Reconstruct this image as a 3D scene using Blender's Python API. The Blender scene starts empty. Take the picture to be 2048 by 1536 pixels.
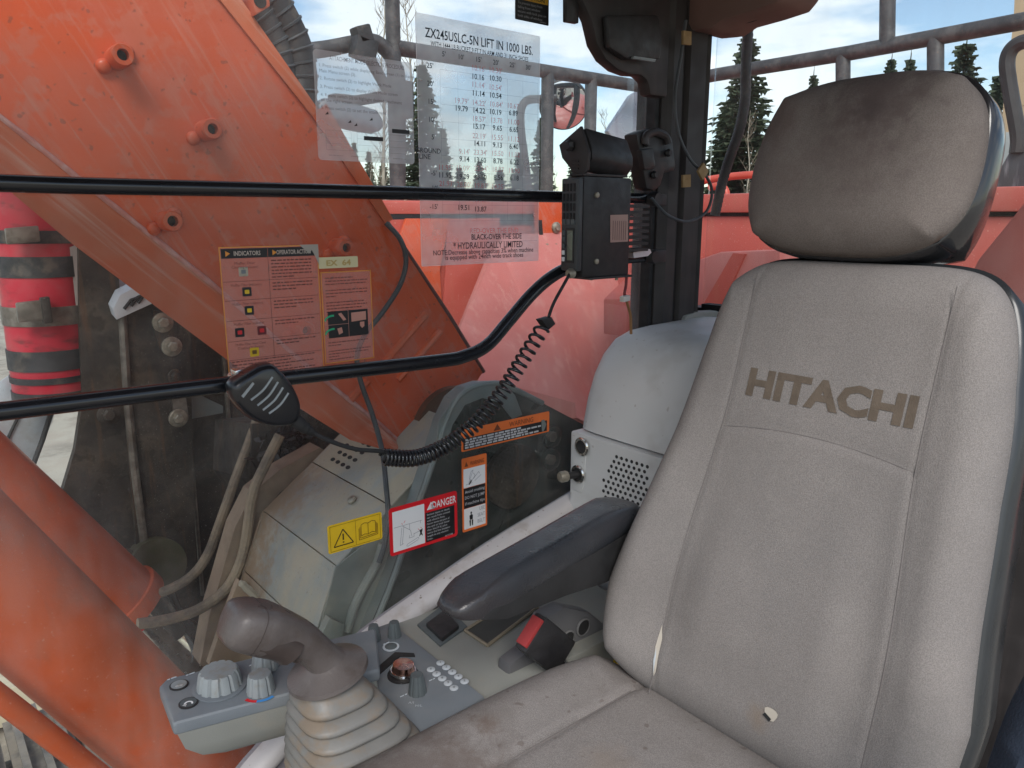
import bpy, bmesh, math, random
from mathutils import Vector, Matrix
V = Vector
random.seed(7)
S = bpy.context.scene
COL = S.collection
R_ = math.radians
# ------------------------------------------------------------------ camera, sky, sun, exposure
F_PX = 1520.0; YAW = R_(39.4); PITCH = R_(12.5)      # camera stands at the open left door of the cab; x = rearward, y = to the cab's right side, z = up
cd = bpy.data.cameras.new('camera'); cam = bpy.data.objects.new('camera', cd); COL.objects.link(cam)
cam.rotation_euler = (math.pi/2 - PITCH, 0, -YAW); cam.location = (0, 0, 0)
cd.sensor_fit = 'HORIZONTAL'; cd.angle = 2*math.atan(1024/F_PX); cd.clip_start = .02; cd.clip_end = 900
S.camera = cam
GROUND = -2.45
W = bpy.data.worlds.new('World'); S.world = W; W.use_nodes = True
wn = W.node_tree.nodes; wl = W.node_tree.links
for n in list(wn): wn.remove(n)
SUN_EL = R_(42); SUN_DIR = V((-.52, -.70, 0)).normalized()*math.cos(SUN_EL) + V((0, 0, math.sin(SUN_EL)))
wo = wn.new('ShaderNodeOutputWorld'); wb = wn.new('ShaderNodeBackground'); sk = wn.new('ShaderNodeTexSky')
sk.sky_type = 'NISHITA'; sk.sun_disc = False; sk.sun_elevation = SUN_EL
sk.sun_rotation = math.atan2(SUN_DIR.x, SUN_DIR.y); sk.air_density = 1.0; sk.dust_density = .6; sk.ozone_density = 1.0
wb.inputs['Strength'].default_value = .08
tc = wn.new('ShaderNodeTexCoord'); mp = wn.new('ShaderNodeMapping'); mp.inputs['Location'].default_value = (7.7, 4.1, .8); mp.inputs['Scale'].default_value = (1.0, 1.0, 3.4)
cn = wn.new('ShaderNodeTexNoise'); cn.inputs['Scale'].default_value = 3.2; cn.inputs['Detail'].default_value = 5; cn.inputs['Roughness'].default_value = .55
cr = wn.new('ShaderNodeValToRGB'); cr.color_ramp.elements[0].position = .47; cr.color_ramp.elements[1].position = .60
cm = wn.new('ShaderNodeMix'); cm.data_type = 'RGBA'
cm.inputs[7].default_value = (7.6, 7.8, 7.9, 1)
fm = wn.new('ShaderNodeMath'); fm.operation = 'MULTIPLY'; fm.inputs[1].default_value = .75
wl.new(tc.outputs['Generated'], mp.inputs[0]); wl.new(mp.outputs[0], cn.inputs['Vector']); wl.new(cn.outputs['Fac'], cr.inputs[0])
wl.new(cr.outputs[0], fm.inputs[0]); wl.new(fm.outputs[0], cm.inputs[0]); wl.new(sk.outputs[0], cm.inputs[6]); wl.new(cm.outputs[2], wb.inputs[0]); wl.new(wb.outputs[0], wo.inputs[0])
sd = bpy.data.lights.new('sun', 'SUN'); sun = bpy.data.objects.new('sun', sd); COL.objects.link(sun)
sd.energy = 1.5; sd.angle = R_(28); sd.color = (1, .96, .91)
sun.rotation_euler = SUN_DIR.to_track_quat('Z', 'Y').to_euler()
S.view_settings.view_transform = 'Standard'; S.view_settings.look = 'None'; S.view_settings.gamma = 1; S.view_settings.use_curve_mapping = False
S.view_settings.exposure = 1.0
S.render.engine = 'CYCLES'; S.cycles.transparent_max_bounces = 16; S.cycles.max_bounces = 6; S.cycles.diffuse_bounces = 3; S.cycles.glossy_bounces = 3

# ------------------------------------------------------------------ where a photo pixel lies on a plane of the place
CF = V((math.sin(YAW)*math.cos(PITCH), math.cos(YAW)*math.cos(PITCH), -math.sin(PITCH))); CR = V((math.cos(YAW), -math.sin(YAW), 0)); CU = CR.cross(CF)
def ray(u, v): return CF + CR*((u-1024)/F_PX) + CU*((768-v)/F_PX)
def PY(u, v, y): d = ray(u, v); return d*(y/d.y)
def PX(u, v, x): d = ray(u, v); return d*(x/d.x)
def PZ(u, v, z): d = ray(u, v); return d*(z/d.z)
def sz(p): return p.dot(CF)/F_PX            # metres for one photo pixel at point p

# ------------------------------------------------------------------ materials
MATS = {}
class NT:
    def __init__(s, name):
        s.m = bpy.data.materials.new(name); s.m.use_nodes = True; s.t = s.m.node_tree; s.n = s.t.nodes; s.l = s.t.links
        for x in list(s.n): s.n.remove(x)
        s.out = s.n.new('ShaderNodeOutputMaterial'); s.co = s.n.new('ShaderNodeTexCoord').outputs['Object']
    def put(s, node, k, v):
        if hasattr(v, 'links') or isinstance(v, bpy.types.NodeSocket): s.l.new(v, node.inputs[k])
        else: node.inputs[k].default_value = v
    def noise(s, scale, detail=4, rough=.55, vec=None, stretch=None, rot=0.):
        n = s.n.new('ShaderNodeTexNoise'); n.inputs['Scale'].default_value = scale; n.inputs['Detail'].default_value = detail; n.inputs['Roughness'].default_value = rough
        vec = vec or s.co
        if rot:
            m = s.n.new('ShaderNodeMapping'); m.inputs['Rotation'].default_value = (0, rot, 0); s.l.new(vec, m.inputs[0]); vec = m.outputs[0]
        if stretch:
            m = s.n.new('ShaderNodeMapping'); m.inputs['Scale'].default_value = stretch; s.l.new(vec, m.inputs[0]); vec = m.outputs[0]
        s.l.new(vec, n.inputs['Vector']); return n.outputs['Fac']
    def ramp(s, v, lo, hi, a=0., b=1.):
        n = s.n.new('ShaderNodeMapRange'); n.interpolation_type = 'SMOOTHSTEP'; n.inputs[1].default_value = lo; n.inputs[2].default_value = hi; n.inputs[3].default_value = a; n.inputs[4].default_value = b
        s.l.new(v, n.inputs[0]); return n.outputs[0]
    def math(s, op, a, b=0.):
        n = s.n.new('ShaderNodeMath'); n.operation = op; s.put(n, 0, a); s.put(n, 1, b); return n.outputs[0]
    def mix(s, f, a, b):
        n = s.n.new('ShaderNodeMix'); n.data_type = 'RGBA'
        s.put(n, 0, f); s.put(n, 6, a if not isinstance(a, tuple) else (*a[:3], 1)); s.put(n, 7, b if not isinstance(b, tuple) else (*b[:3], 1)); return n.outputs[2]
    def dist(s, c):
        n = s.n.new('ShaderNodeVectorMath'); n.operation = 'DISTANCE'; s.l.new(s.co, n.inputs[0]); n.inputs[1].default_value = c; return n.outputs['Value']
    def sep(s, axis):
        n = s.n.new('ShaderNodeSeparateXYZ'); s.l.new(s.co, n.inputs[0]); return n.outputs[axis]
def M(name, col, rough=.5, metal=0., var=.12, vs=6., dust=None, dust2=None, bump=0., bs=150., bump2=None, spots=(), spec=.5, coat=0., streak=None, rvar=.1, fleck=None, grain=None):
    """dust = (colour, amount, scale, lo, hi); spots = [(centre, radius, colour, amount)]; streak = (colour, amount, stretch, scale)"""
    if name in MATS: return MATS[name]
    t = NT(name); p = t.n.new('ShaderNodeBsdfPrincipled'); t.l.new(p.outputs[0], t.out.inputs[0])
    c = t.mix(t.ramp(t.noise(vs, 2), .3, .7), tuple(x*(1-var) for x in col), tuple(min(1, x*(1+var)) for x in col))
    for d in (dust, dust2):
        if d: c = t.mix(t.math('MULTIPLY', t.ramp(t.noise(d[2], 4, .65), d[3], d[4]), d[1]), c, d[0])
    if streak: c = t.mix(t.math('MULTIPLY', t.ramp(t.noise(streak[3], 3, .6, stretch=streak[2], rot=streak[4] if len(streak) > 4 else 0.), .52, .72), streak[1]), c, streak[0])
    if fleck: c = t.mix(t.math('MULTIPLY', t.ramp(t.noise(fleck[1]*2.6, 1, .5), .70, .76), fleck[2]), c, fleck[0])
    if grain: c = t.mix(t.math('MULTIPLY', t.ramp(t.noise(grain[0], 1, .6), .35, .65), grain[1]), c, tuple(x*.45 for x in col))
    for (ce, ra, sc, am) in spots:
        d = t.math('ADD', t.dist(ce), t.math('MULTIPLY', t.math('SUBTRACT', t.noise(38, 4, .7), .5), ra*1.5))
        c = t.mix(t.math('MULTIPLY', t.ramp(d, ra*.15, ra, 1, 0), am), c, sc)
    t.put(p, 'Base Color', c); t.put(p, 'Metallic', metal)
    t.put(p, 'Roughness', t.ramp(t.noise(vs*3, 1), .25, .75, max(.02, rough-rvar), min(1, rough+rvar)))
    p.inputs['Specular IOR Level'].default_value = spec; p.inputs['Coat Weight'].default_value = coat
    if bump or bump2:
        b = t.n.new('ShaderNodeBump'); b.inputs['Strength'].default_value = bump; b.inputs['Distance'].default_value = .002
        t.l.new(t.noise(bs, 1, .6), b.inputs['Height'])
        if bump2:
            b2 = t.n.new('ShaderNodeBump'); b2.inputs['Strength'].default_value = bump2[0]; b2.inputs['Distance'].default_value = .01
            t.l.new(t.noise(bump2[1], 4), b2.inputs['Height']); t.l.new(b2.outputs[0], b.inputs['Normal'])
        t.l.new(b.outputs[0], p.inputs['Normal'])
    MATS[name] = t.m; return t.m
def film(name, col, opaque, rough=.5, vary=0., vs=20.):
    """a see-through printed film: part diffuse white, part clear"""
    t = NT(name); tr = t.n.new('ShaderNodeBsdfTransparent'); di = t.n.new('ShaderNodeBsdfDiffuse'); tl = t.n.new('ShaderNodeBsdfTranslucent'); a = t.n.new('ShaderNodeAddShader'); mx = t.n.new('ShaderNodeMixShader')
    di.inputs[0].default_value = (*[c*.34 for c in col], 1); tl.inputs[0].default_value = (*[c*.78 for c in col], 1)
    t.l.new(di.outputs[0], a.inputs[0]); t.l.new(tl.outputs[0], a.inputs[1]); t.l.new(tr.outputs[0], mx.inputs[1]); t.l.new(a.outputs[0], mx.inputs[2])
    if vary: t.l.new(t.ramp(t.noise(vs, 3, .6), .3, .7, opaque-vary, opaque+vary), mx.inputs[0])
    else: mx.inputs[0].default_value = opaque
    t.l.new(mx.outputs[0], t.out.inputs[0]); return t.m
def glass(name, dusty=.03, tint=(.97, .99, .98), gloss=1.):
    t = NT(name); tr = t.n.new('ShaderNodeBsdfTransparent'); tr.inputs[0].default_value = (*tint, 1)
    gl = t.n.new('ShaderNodeBsdfGlossy'); gl.inputs['Roughness'].default_value = .02; fr = t.n.new('ShaderNodeFresnel'); fr.inputs[0].default_value = 1.33
    di = t.n.new('ShaderNodeBsdfDiffuse'); di.inputs[0].default_value = (.62, .58, .55, 1); tl = t.n.new('ShaderNodeBsdfTranslucent'); tl.inputs[0].default_value = (.3, .3, .3, 1); ad = t.n.new('ShaderNodeAddShader')
    m1 = t.n.new('ShaderNodeMixShader'); m2 = t.n.new('ShaderNodeMixShader')
    t.l.new(t.math('MULTIPLY', fr.outputs[0], gloss), m1.inputs[0]); t.l.new(tr.outputs[0], m1.inputs[1]); t.l.new(gl.outputs[0], m1.inputs[2])
    t.l.new(di.outputs[0], ad.inputs[0]); t.l.new(tl.outputs[0], ad.inputs[1])
    d = t.math('ADD', t.ramp(t.noise(3.2, 4, .7), .4, .75, dusty*.3, dusty*1.9), t.math('MULTIPLY', t.ramp(t.noise(6, 4, .65, stretch=(1, 1, .22)), .5, .75), dusty*1.6))
    sp = t.math('MULTIPLY', t.ramp(t.noise(330, 1, .5), .74, .80), .12)
    t.l.new(t.math('ADD', d, sp), m2.inputs[0]); t.l.new(m1.outputs[0], m2.inputs[1]); t.l.new(ad.outputs[0], m2.inputs[2]); t.l.new(m2.outputs[0], t.out.inputs[0]); return t.m

DUST = (.42, .34, .26)
ORANGE = M('orange_paint', (.64, .085, .018), .42, var=.10, vs=5, dust=((.50, .155, .115), .5, 2.6, .42, .7), dust2=((.54, .17, .115), .45, 16, .52, .60), streak=((.56, .22, .16), .4, (1., 9, 22), 5, -R_(60)), coat=.1, bump=.15, bs=90, fleck=((.16, .06, .04), 30, .5))
ORANGE_DUSTY = M('dusty_orange_paint', (.58, .12, .045), .6, var=.12, vs=6, dust=((.50, .20, .12), .55, 4, .4, .7), streak=((.62, .40, .32), .6, (.5, 9, 9), 4, -R_(44)))
ORANGE_DEEP = M('orange_cylinder_paint', (.58, .088, .018), .38, var=.14, vs=5, dust=((.46, .13, .07), .55, 9, .45, .7), streak=((.40, .10, .05), .45, (6, 6, 1.5), 5), bump=.25, bs=120, coat=.15, fleck=((.7, .45, .36), 70, .2))
RED_BODY = M('faded_red_paint', (.52, .10, .075), .5, var=.08, vs=3, dust=((.56, .21, .18), .5, 2.2, .45, .7), streak=((.52, .15, .1), .5, (7, 7, .7), 4), fleck=((.7, .42, .36), 60, .5))
LIT_RED_BODY = M('lit_red_paint', (.54, .165, .145), .55, var=.09, vs=3, dust=((.57, .26, .235), .6, 2.5, .42, .68), streak=((.68, .36, .31), .35, (5, 5, .8), 5), fleck=((.45, .2, .16), 60, .4))  # same red paint, paled to carry the extra light on sloping panels
STEEL_DARK = M('grimy_dark_steel', (.05, .042, .036), .6, .25, var=.35, vs=9, dust=((.17, .135, .10), .85, 7, .46, .72), dust2=((.02, .017, .015), .7, 14, .5, .62), streak=((.16, .085, .045), .5, (10, 10, 1), 4), fleck=((.3, .28, .25), 90, .6), bump=.4, bs=60)
STEEL_EDGE = M('worn_steel_edge', (.20, .18, .155), .5, .4, var=.3, vs=25, dust=((.1, .075, .055), .6, 18, .45, .65))
BRACKET = M('dark_green_grey_steel', (.028, .040, .038), .35, .2, var=.25, vs=6, dust=((.085, .085, .07), .7, 5, .48, .75), streak=((.10, .085, .06), .5, (8, 8, 1.2), 4), fleck=((.2, .22, .2), 80, .4))
BRACKET_EDGE = M('grey_plate_edge', (.19, .22, .22), .5, .1, var=.15, vs=9, dust=((.3, .28, .22), .5, 8, .45, .7))
COVER = M('dusty_grey_cover', (.31, .33, .31), .6, var=.12, vs=5, spots=[((-.04, .22, .34), .20, (.28, .19, .12), .95), ((.06, .22, .52), .18, (.29, .20, .125), .9), ((-.06, .10, .28), .14, (.30, .23, .16), .7), ((.22, .10, .66), .14, (.40, .36, .27), .6)], dust=((.43, .37, .275), .9, 5, .38, .62), dust2=((.22, .27, .29), .6, 6, .5, .7), streak=((.27, .32, .35), .45, (3, 10, 1), 4), fleck=((.2, .16, .12), 60, .5))
COVER_SIDE = M('greenish_cover_side', (.21, .235, .22), .6, var=.15, vs=6, dust=((.34, .32, .25), .7, 5, .42, .66))
MUD = M('brown_dust_crust', (.27, .20, .145), .9, var=.25, vs=9, dust=((.36, .28, .20), .7, 7, .4, .65), bump=.6, bs=50)
BLACK_GLOSS = M('black_painted_tube', (.012, .013, .016), .22, var=.2, vs=12, coat=.3, rvar=.06)
BLACK_PL = M('black_plastic', (.022, .021, .022), .5, var=.2, vs=20, bump=.15, bs=400)
BLACK_SOFT = M('dull_black_rubber', (.018, .018, .019), .7, var=.25, vs=15)
DARK_TRIM = M('dark_pillar_trim', (.030, .026, .026), .55, var=.25, vs=7, streak=((.06, .05, .05), .4, (12, 12, 1), 3))
GREY_PANEL = M('grey_console_plastic', (.155, .175, .195), .5, var=.08, vs=7, dust=((.24, .24, .23), .4, 9, .45, .7), bump=.12, bs=500)
GREY_WARM = M('warm_grey_plastic', (.24, .245, .225), .55, var=.08, vs=6, dust=((.30, .26, .21), .5, 8, .48, .7), bump=.12, bs=500)
GREY_BOOT = M('grey_rubber_boot', (.185, .18, .168), .55, var=.12, vs=12, dust=((.22, .16, .105), .7, 18, .46, .66), bump=.1, bs=200)
KNOB = M('dark_grey_knob', (.085, .10, .105), .5, var=.1, vs=30)
KNOB_LIGHT = M('light_grey_knob', (.24, .265, .275), .5, var=.08, vs=30, dust=((.2, .17, .13), .5, 40, .5, .7))
GRIP = M('brown_grey_grip', (.105, .09, .085), .4, var=.12, vs=9, dust=((.075, .058, .05), .6, 22, .48, .7), bump=.2, bs=300)
GRIP_DARK = M('worn_dark_grip', (.055, .042, .038), .45, var=.2, vs=20)
OFFWHITE = M('off_white_cab_plastic', (.55, .56, .555), .48, var=.05, vs=4, dust=((.36, .34, .31), .5, 5, .5, .72), fleck=((.2, .14, .1), 30, .35), bump=.08, bs=400)
SILL = M('pale_sill_trim', (.46, .44, .44), .5, var=.06, vs=5, dust=((.3, .25, .21), .55, 14, .52, .7), fleck=((.16, .12, .09), 60, .8))
LILAC = M('lilac_grey_inner_panel', (.30, .28, .31), .55, var=.1, vs=5, dust=((.2, .18, .18), .5, 6, .45, .7))
VINYL = M('black_blue_armrest_vinyl', (.028, .031, .037), .34, var=.2, vs=8, dust=((.042, .036, .037), .6, 5, .48, .7), bump=.25, bs=350, coat=.1)
CHROME = M('chrome', (.7, .68, .65), .18, 1., var=.1, vs=30)
COPPER = M('coppery_chrome', (.62, .36, .28), .2, 1., var=.15, vs=20)
SILVER = M('brushed_aluminium', (.62, .67, .72), .38, .6, var=.12, vs=6, dust=((.4, .38, .35), .6, 9, .5, .7))
ZINC = M('zinc_bolt', (.33, .30, .24), .5, .5, var=.25, vs=60)
RED_EXT = M('red_extinguisher_paint', (.52, .022, .045), .38, var=.12, vs=6, dust=((.42, .12, .12), .6, 6, .45, .7), streak=((.07, .03, .03), .6, (3, 3, 9), 4))
RAIL = M('weathered_rail_paint', (.055, .053, .056), .55, .1, var=.2, vs=14, dust=((.14, .13, .125), .5, 20, .45, .65), fleck=((.2, .1, .06), 60, .7))
RED_RAIL = M('red_rail_paint', (.55, .09, .06), .45)
HOSE = M('dusty_black_hose', (.03, .03, .032), .6, var=.3, vs=20, dust=((.15, .12, .09), .6, 14, .5, .7))
CABLE = M('grey_black_cable', (.05, .055, .06), .5, var=.2, vs=20)
WHITE_P = M('white_print', (.72, .73, .74), .5, var=.03)
BLACK_P = M('black_print', (.012, .012, .014), .5, var=.1)
FADED_P = M('faded_black_print', (.025, .04, .055), .6, var=.1)
FADED_RED_P = film('faded_red_print', (.62, .25, .27), .55)
GRID_P = film('pale_grid_print', (.35, .42, .46), .35)
TEXT_DIM = film('thin_dark_print', (.10, .05, .06), .62)
ORANGE_P = M('orange_print', (.72, .16, .035), .5, var=.06, vs=20)
RED_P = M('red_print', (.62, .012, .02), .45, var=.05, vs=20)
YELLOW_P = M('yellow_print', (.72, .47, .015), .5, var=.05, vs=20)
BROWN_P = M('brown_print', (.16, .08, .01), .5)
AMBER_P = M('amber_border_print', (.68, .27, .04), .5, var=.1, vs=20)
CREAM = M('cream_label_tape', (.66, .60, .36), .5, var=.05)
CREAM_TXT = M('worn_ochre_letters', (.50, .36, .13), .6)
GREEN_P = M('green_print', (.02, .42, .2), .5)
BLUE_P = M('blue_print', (.05, .25, .6), .5)
TAN = M('tan_tie_mount', (.30, .20, .09), .7, var=.15, vs=40)
FABRIC_STITCH = M('stitched_seam_thread', (.16, .145, .14), .9)
SKYFILM = film('clear_chart_film', (.80, .92, .95), .32, vary=.10, vs=9)
CLEARFILM = film('clear_sticker_film', (.80, .50, .46), .24)

# ------------------------------------------------------------------ mesh builder
class MB:
    def __init__(s): s.v = []; s.f = []
    def add(s, vs, fs):
        o = len(s.v); s.v += [V(p) for p in vs]; s.f += [tuple(i+o for i in f) for f in fs]; return s
    def box(s, a, b):
        x0, y0, z0 = a; x1, y1, z1 = b
        return s.add([(x0,y0,z0),(x1,y0,z0),(x1,y1,z0),(x0,y1,z0),(x0,y0,z1),(x1,y0,z1),(x1,y1,z1),(x0,y1,z1)], [(0,3,2,1),(4,5,6,7),(0,1,5,4),(1,2,6,5),(2,3,7,6),(3,0,4,7)])
    def obox(s, c, ax, ay, az):
        c = V(c); ax = V(ax); ay = V(ay); az = V(az)
        p = [c+ax*i+ay*j+az*k for k in (-1, 1) for i, j in ((-1,-1),(1,-1),(1,1),(-1,1))]
        return s.add(p, [(0,3,2,1),(4,5,6,7),(0,1,5,4),(1,2,6,5),(2,3,7,6),(3,0,4,7)])
    def prism(s, pts, off):
        n = len(pts); off = V(off); pts = [V(p) for p in pts]
        return s.add(pts+[p+off for p in pts], [tuple(range(n))[::-1], tuple(range(n, 2*n))]+[(i, (i+1) % n, n+(i+1) % n, n+i) for i in range(n)])
    def loft(s, rings, caps=True, close=True):
        n = len(rings[0]); o = len(s.v)
        for r in rings: s.v += [V(p) for p in r]
        for k in range(len(rings)-1):
            for i in range(n if close else n-1):
                j = (i+1) % n; s.f.append((o+k*n+i, o+k*n+j, o+(k+1)*n+j, o+(k+1)*n+i))
        if caps: s.f.append(tuple(o+i for i in range(n))[::-1]); s.f.append(tuple(o+(len(rings)-1)*n+i for i in range(n)))
        return s
    def tube(s, path, r, n=10, caps=True, ell=None):
        path = [V(p) for p in path]; m = len(path); rs = r if isinstance(r, (list, tuple)) else [r]*m
        rings = []; up = None
        for i, p in enumerate(path):
            t = (path[min(i+1, m-1)]-path[max(i-1, 0)]).normalized()
            if up is None: up = t.orthogonal().normalized()
            up = (up - t*up.dot(t))
            up = up.normalized() if up.length > 1e-6 else t.orthogonal().normalized()
            b = t.cross(up)
            rings.append([p+(up*math.cos(2*math.pi*k/n)+b*math.sin(2*math.pi*k/n))*rs[i] for k in range(n)])
        return s.loft(rings, caps)
    def lathe(s, prof, o, axis, n=24, flute=0, fl_amt=0.):
        o = V(o); a = V(axis).normalized(); u = a.orthogonal().normalized(); w = a.cross(u); rings = []
        for (r, h) in prof:
            rings.append([o+a*h+(u*math.cos(2*math.pi*k/n)+w*math.sin(2*math.pi*k/n))*max(r, 1e-5)*(1-(fl_amt if flute and k % flute == 0 else 0)) for k in range(n)])
        return s.loft(rings)
    def build(s, name, mat, parent=None, bevel=0., seg=2, ang=35, smooth=True, kind=None, label=None):
        me = bpy.data.meshes.new(name); org = ORG.get(parent.name, V((0,0,0))) if parent else V((0,0,0))
        me.from_pydata([tuple(p-org) for p in s.v], [], s.f)
        bm = bmesh.new(); bm.from_mesh(me)
        bmesh.ops.recalc_face_normals(bm, faces=bm.faces)
        if bevel:
            es = [e for e in bm.edges if len(e.link_faces) == 2 and e.calc_face_angle(0) > R_(25)]
            bmesh.ops.bevel(bm, geom=es, offset=bevel, segments=seg, profile=.6, affect='EDGES', clamp_overlap=True)
        bm.to_mesh(me); bm.free()
        if smooth:
            for p in me.polygons: p.use_smooth = True
            me.set_sharp_from_angle(angle=R_(ang))
        me.materials.append(mat)
        o = bpy.data.objects.new(name, me); COL.objects.link(o)
        if parent: o.parent = parent; ORG[o.name] = org
        if kind: o['kind'] = kind
        if label: o['label'] = label
        return o
ORG = {}
def tag(o, label, cat, group=None, kind=None):
    o['label'] = label; o['category'] = cat
    if group: o['group'] = group
    if kind: o['kind'] = kind
    return o
def thing(name, loc, label, cat, group=None):
    o = bpy.data.objects.new(name, None); COL.objects.link(o); o.location = loc; o.empty_display_size = .05; ORG[o.name] = V(loc)
    return tag(o, label, cat, group)
def single(name, mb, mat, label, cat, group=None, **k):
    x = [p.x for p in mb.v]; y = [p.y for p in mb.v]; z = [p.z for p in mb.v]
    c = V(((min(x)+max(x))/2, (min(y)+max(y))/2, min(z))); mb.v = [p-c for p in mb.v]
    o = mb.build(name, mat, None, **k); o.location = c; ORG[o.name] = c
    return tag(o, label, cat, group)
def struct(name, mb, mat, **k):
    o = mb.build(name, mat, None, **k); o['kind'] = 'structure'; ORG[o.name] = V((0, 0, 0)); return o
def smooth_path(pts, n=8):
    pts = [V(p) for p in pts]; out = []
    for i in range(len(pts)-1):
        p0 = pts[max(i-1, 0)]; p1 = pts[i]; p2 = pts[i+1]; p3 = pts[min(i+2, len(pts)-1)]
        for k in range(n):
            t = k/n; out.append(.5*((2*p1)+(p2-p0)*t+(2*p0-5*p1+4*p2-p3)*t*t+(3*p1-p0-3*p2+p3)*t**3))
    out.append(pts[-1]); return out
def py(pts, y): return [PY(u, v, y) for u, v in pts]
def sstep(a, b, x): t = max(0, min(1, (x-a)/(b-a))); return t*t*(3-2*t)
def interp(tab, x):
    for (a, va), (b, vb) in zip(tab, tab[1:]):
        if x <= b: t = max(0, (x-a)/(b-a)); t = t*t*(3-2*t) if False else t; return va+(vb-va)*t
    return tab[-1][1]
_tc = {}
def text2d(s, bold=0.):
    k = (s, bold)
    if k not in _tc:
        cu = bpy.data.curves.new('t', 'FONT'); cu.body = s; cu.size = 1; cu.resolution_u = 2; cu.offset = bold
        o = bpy.data.objects.new('t', cu); me = bpy.data.meshes.new_from_object(o)
        vs = [(v.co.x, v.co.y) for v in me.vertices]; fs = [tuple(p.vertices) for p in me.polygons]
        bpy.data.objects.remove(o); bpy.data.curves.remove(cu); bpy.data.meshes.remove(me); _tc[k] = (vs, fs)
    return _tc[k]
def put_text(mb, s, c, right, up, h, w=None, align='C', bold=0.):
    vs, fs = text2d(s, bold)
    if not vs: return
    x0 = min(p[0] for p in vs); x1 = max(p[0] for p in vs); cap = .70
    sc = h/cap; sx = sc if w is None else w/(x1-x0)
    ox = {'L': x0, 'C': (x0+x1)/2, 'R': x1}[align]
    mb.add([V(c)+V(right)*((a-ox)*sx)+V(up)*((b-cap/2)*sc) for a, b in vs], fs)
XR = V((1, 0, 0)); ZU = V((0, 0, 1))
def noisy_line(mb, p, w, h, rnd):
    """one line of print too small to read: a row of word-long dashes"""
    x = 0.
    while x < w*.98:
        L = min(w-x, h*rnd.uniform(1.5, 5)); q = p+XR*x
        mb.add([q, q+XR*L, q+XR*L+ZU*h, q+ZU*h], [(0, 1, 2, 3)]); x += L+h*.7
def rrect(x0, x1, z0, z1, r, y, n=5):
    pts = []
    for cx, cz, a0 in ((x1-r, z1-r, 0), (x0+r, z1-r, 90), (x0+r, z0+r, 180), (x1-r, z0+r, 270)):
        for k in range(n+1): a = R_(a0+90*k/n); pts.append(V((cx+r*math.cos(a), y, cz+r*math.sin(a))))
    return pts
def pillow(mb, na, nb, hw, hl, front, back, o, ra, rb, rn, n=5., edge=.25, near=None):
    """closed cushion: hw(b) half width, hl half length, front/back(a,b) depths; (a,b) in -1..1"""
    def pt(i, j, sgn):
        a = -1+2*i/na; b = -1+2*j/nb; m = max(abs(a), abs(b), 1e-6)
        s = 1/(max(1e-9, abs(a/m)**n+abs(b/m)**n)**(1/n)) if m > 1e-3 else 1.; s = 1+(s-1)*m**5
        a2 = a*s; b2 = b*s
        e = 1-m; q = math.sqrt(max(0, 1-(1-min(1, e/edge))**2))
        d = front(a2, b2)*q if sgn > 0 else -back(a2, b2)*q
        return V(o)+V(ra)*(a2*(near(b2) if near and a2 < 0 else hw(b2)))+V(rb)*(b2*hl)+V(rn)*d
    N = (na+1)*(nb+1); o0 = len(mb.v)
    mb.v += [pt(i, j, 1) for i in range(na+1) for j in range(nb+1)]; mb.v += [pt(i, j, -1) for i in range(na+1) for j in range(nb+1)]
    for i in range(na):
        for j in range(nb):
            q = (i*(nb+1)+j, (i+1)*(nb+1)+j, (i+1)*(nb+1)+j+1, i*(nb+1)+j+1)
            mb.f.append(tuple(o0+k for k in q)); mb.f.append(tuple(o0+N+k for k in q[::-1]))
    return mb
def weld(o, d=1e-5):
    bm = bmesh.new(); bm.from_mesh(o.data); bmesh.ops.remove_doubles(bm, verts=bm.verts, dist=d); bmesh.ops.recalc_face_normals(bm, faces=bm.faces); bm.to_mesh(o.data); bm.free(); return o
# ------------------------------------------------------------------ ground and cab shell (the setting)
YW = 1.10                                   # inner face of the right-hand window
gm = M('gravel_ground', (.30, .26, .21), .95, var=.3, vs=1.2, dust=((.42, .38, .31), .8, 2.5, .4, .6), bump=.8, bs=20)
struct('ground', MB().add([(-400, -400, GROUND), (400, -400, GROUND), (400, 400, GROUND), (-400, 400, GROUND)], [(0, 1, 2, 3)]), gm, smooth=False)
struct('cab_floor', MB().box((-.75, .06, -1.36), (1.52, 1.13, -1.30)), BLACK_SOFT)
struct('cab_roof', MB().box((-.70, .04, .50), (1.56, 1.16, .58)), M('roof_liner', (.12, .085, .075), .85, bump=.2, bs=200))
SILL_PX = [(1300, 890), (1138, 992), (1000, 1076), (870, 1165), (735, 1262), (640, 1352), (545, 1470), (470, 1560), (380, 1700)]
sill = smooth_path(py(SILL_PX, YW), 6)
wall = struct('cab_wall_right', MB().prism([p+V((0, 0, -.012)) for p in sill]+[V((.2, YW, -1.3)), V((1.36, YW, -1.3))], (0, .03, 0)), LILAC)
MB().prism([V((-.70, 1.108, -1.28)), V((1.272, 1.108, -1.28)), V((1.272, 1.108, .49)), V((-.70, 1.108, .49))], (0, .005, 0)).build('window_pane', glass('dusty_window_glass', .034, gloss=.30), wall, smooth=False)
trim = MB(); rings = []
for i, p in enumerate(sill):
    t = (sill[min(i+1, len(sill)-1)]-sill[max(i-1, 0)]).normalized(); nn = t.cross(V((0, 1, 0)))
    if nn.z < 0: nn = -nn
    rings.append([p+nn*(a*.021-.014)+V((0, -b, 0)) for a, b in [(math.cos(q*math.pi/8), .034*max(0, math.sin(q*math.pi/8))**.7) for q in range(9)]])
trim.loft(rings, close=True).build('sill_trim', SILL, wall)
inner = [p+V((0, -.020, -.038)) for p in sill[:34]]
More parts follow.
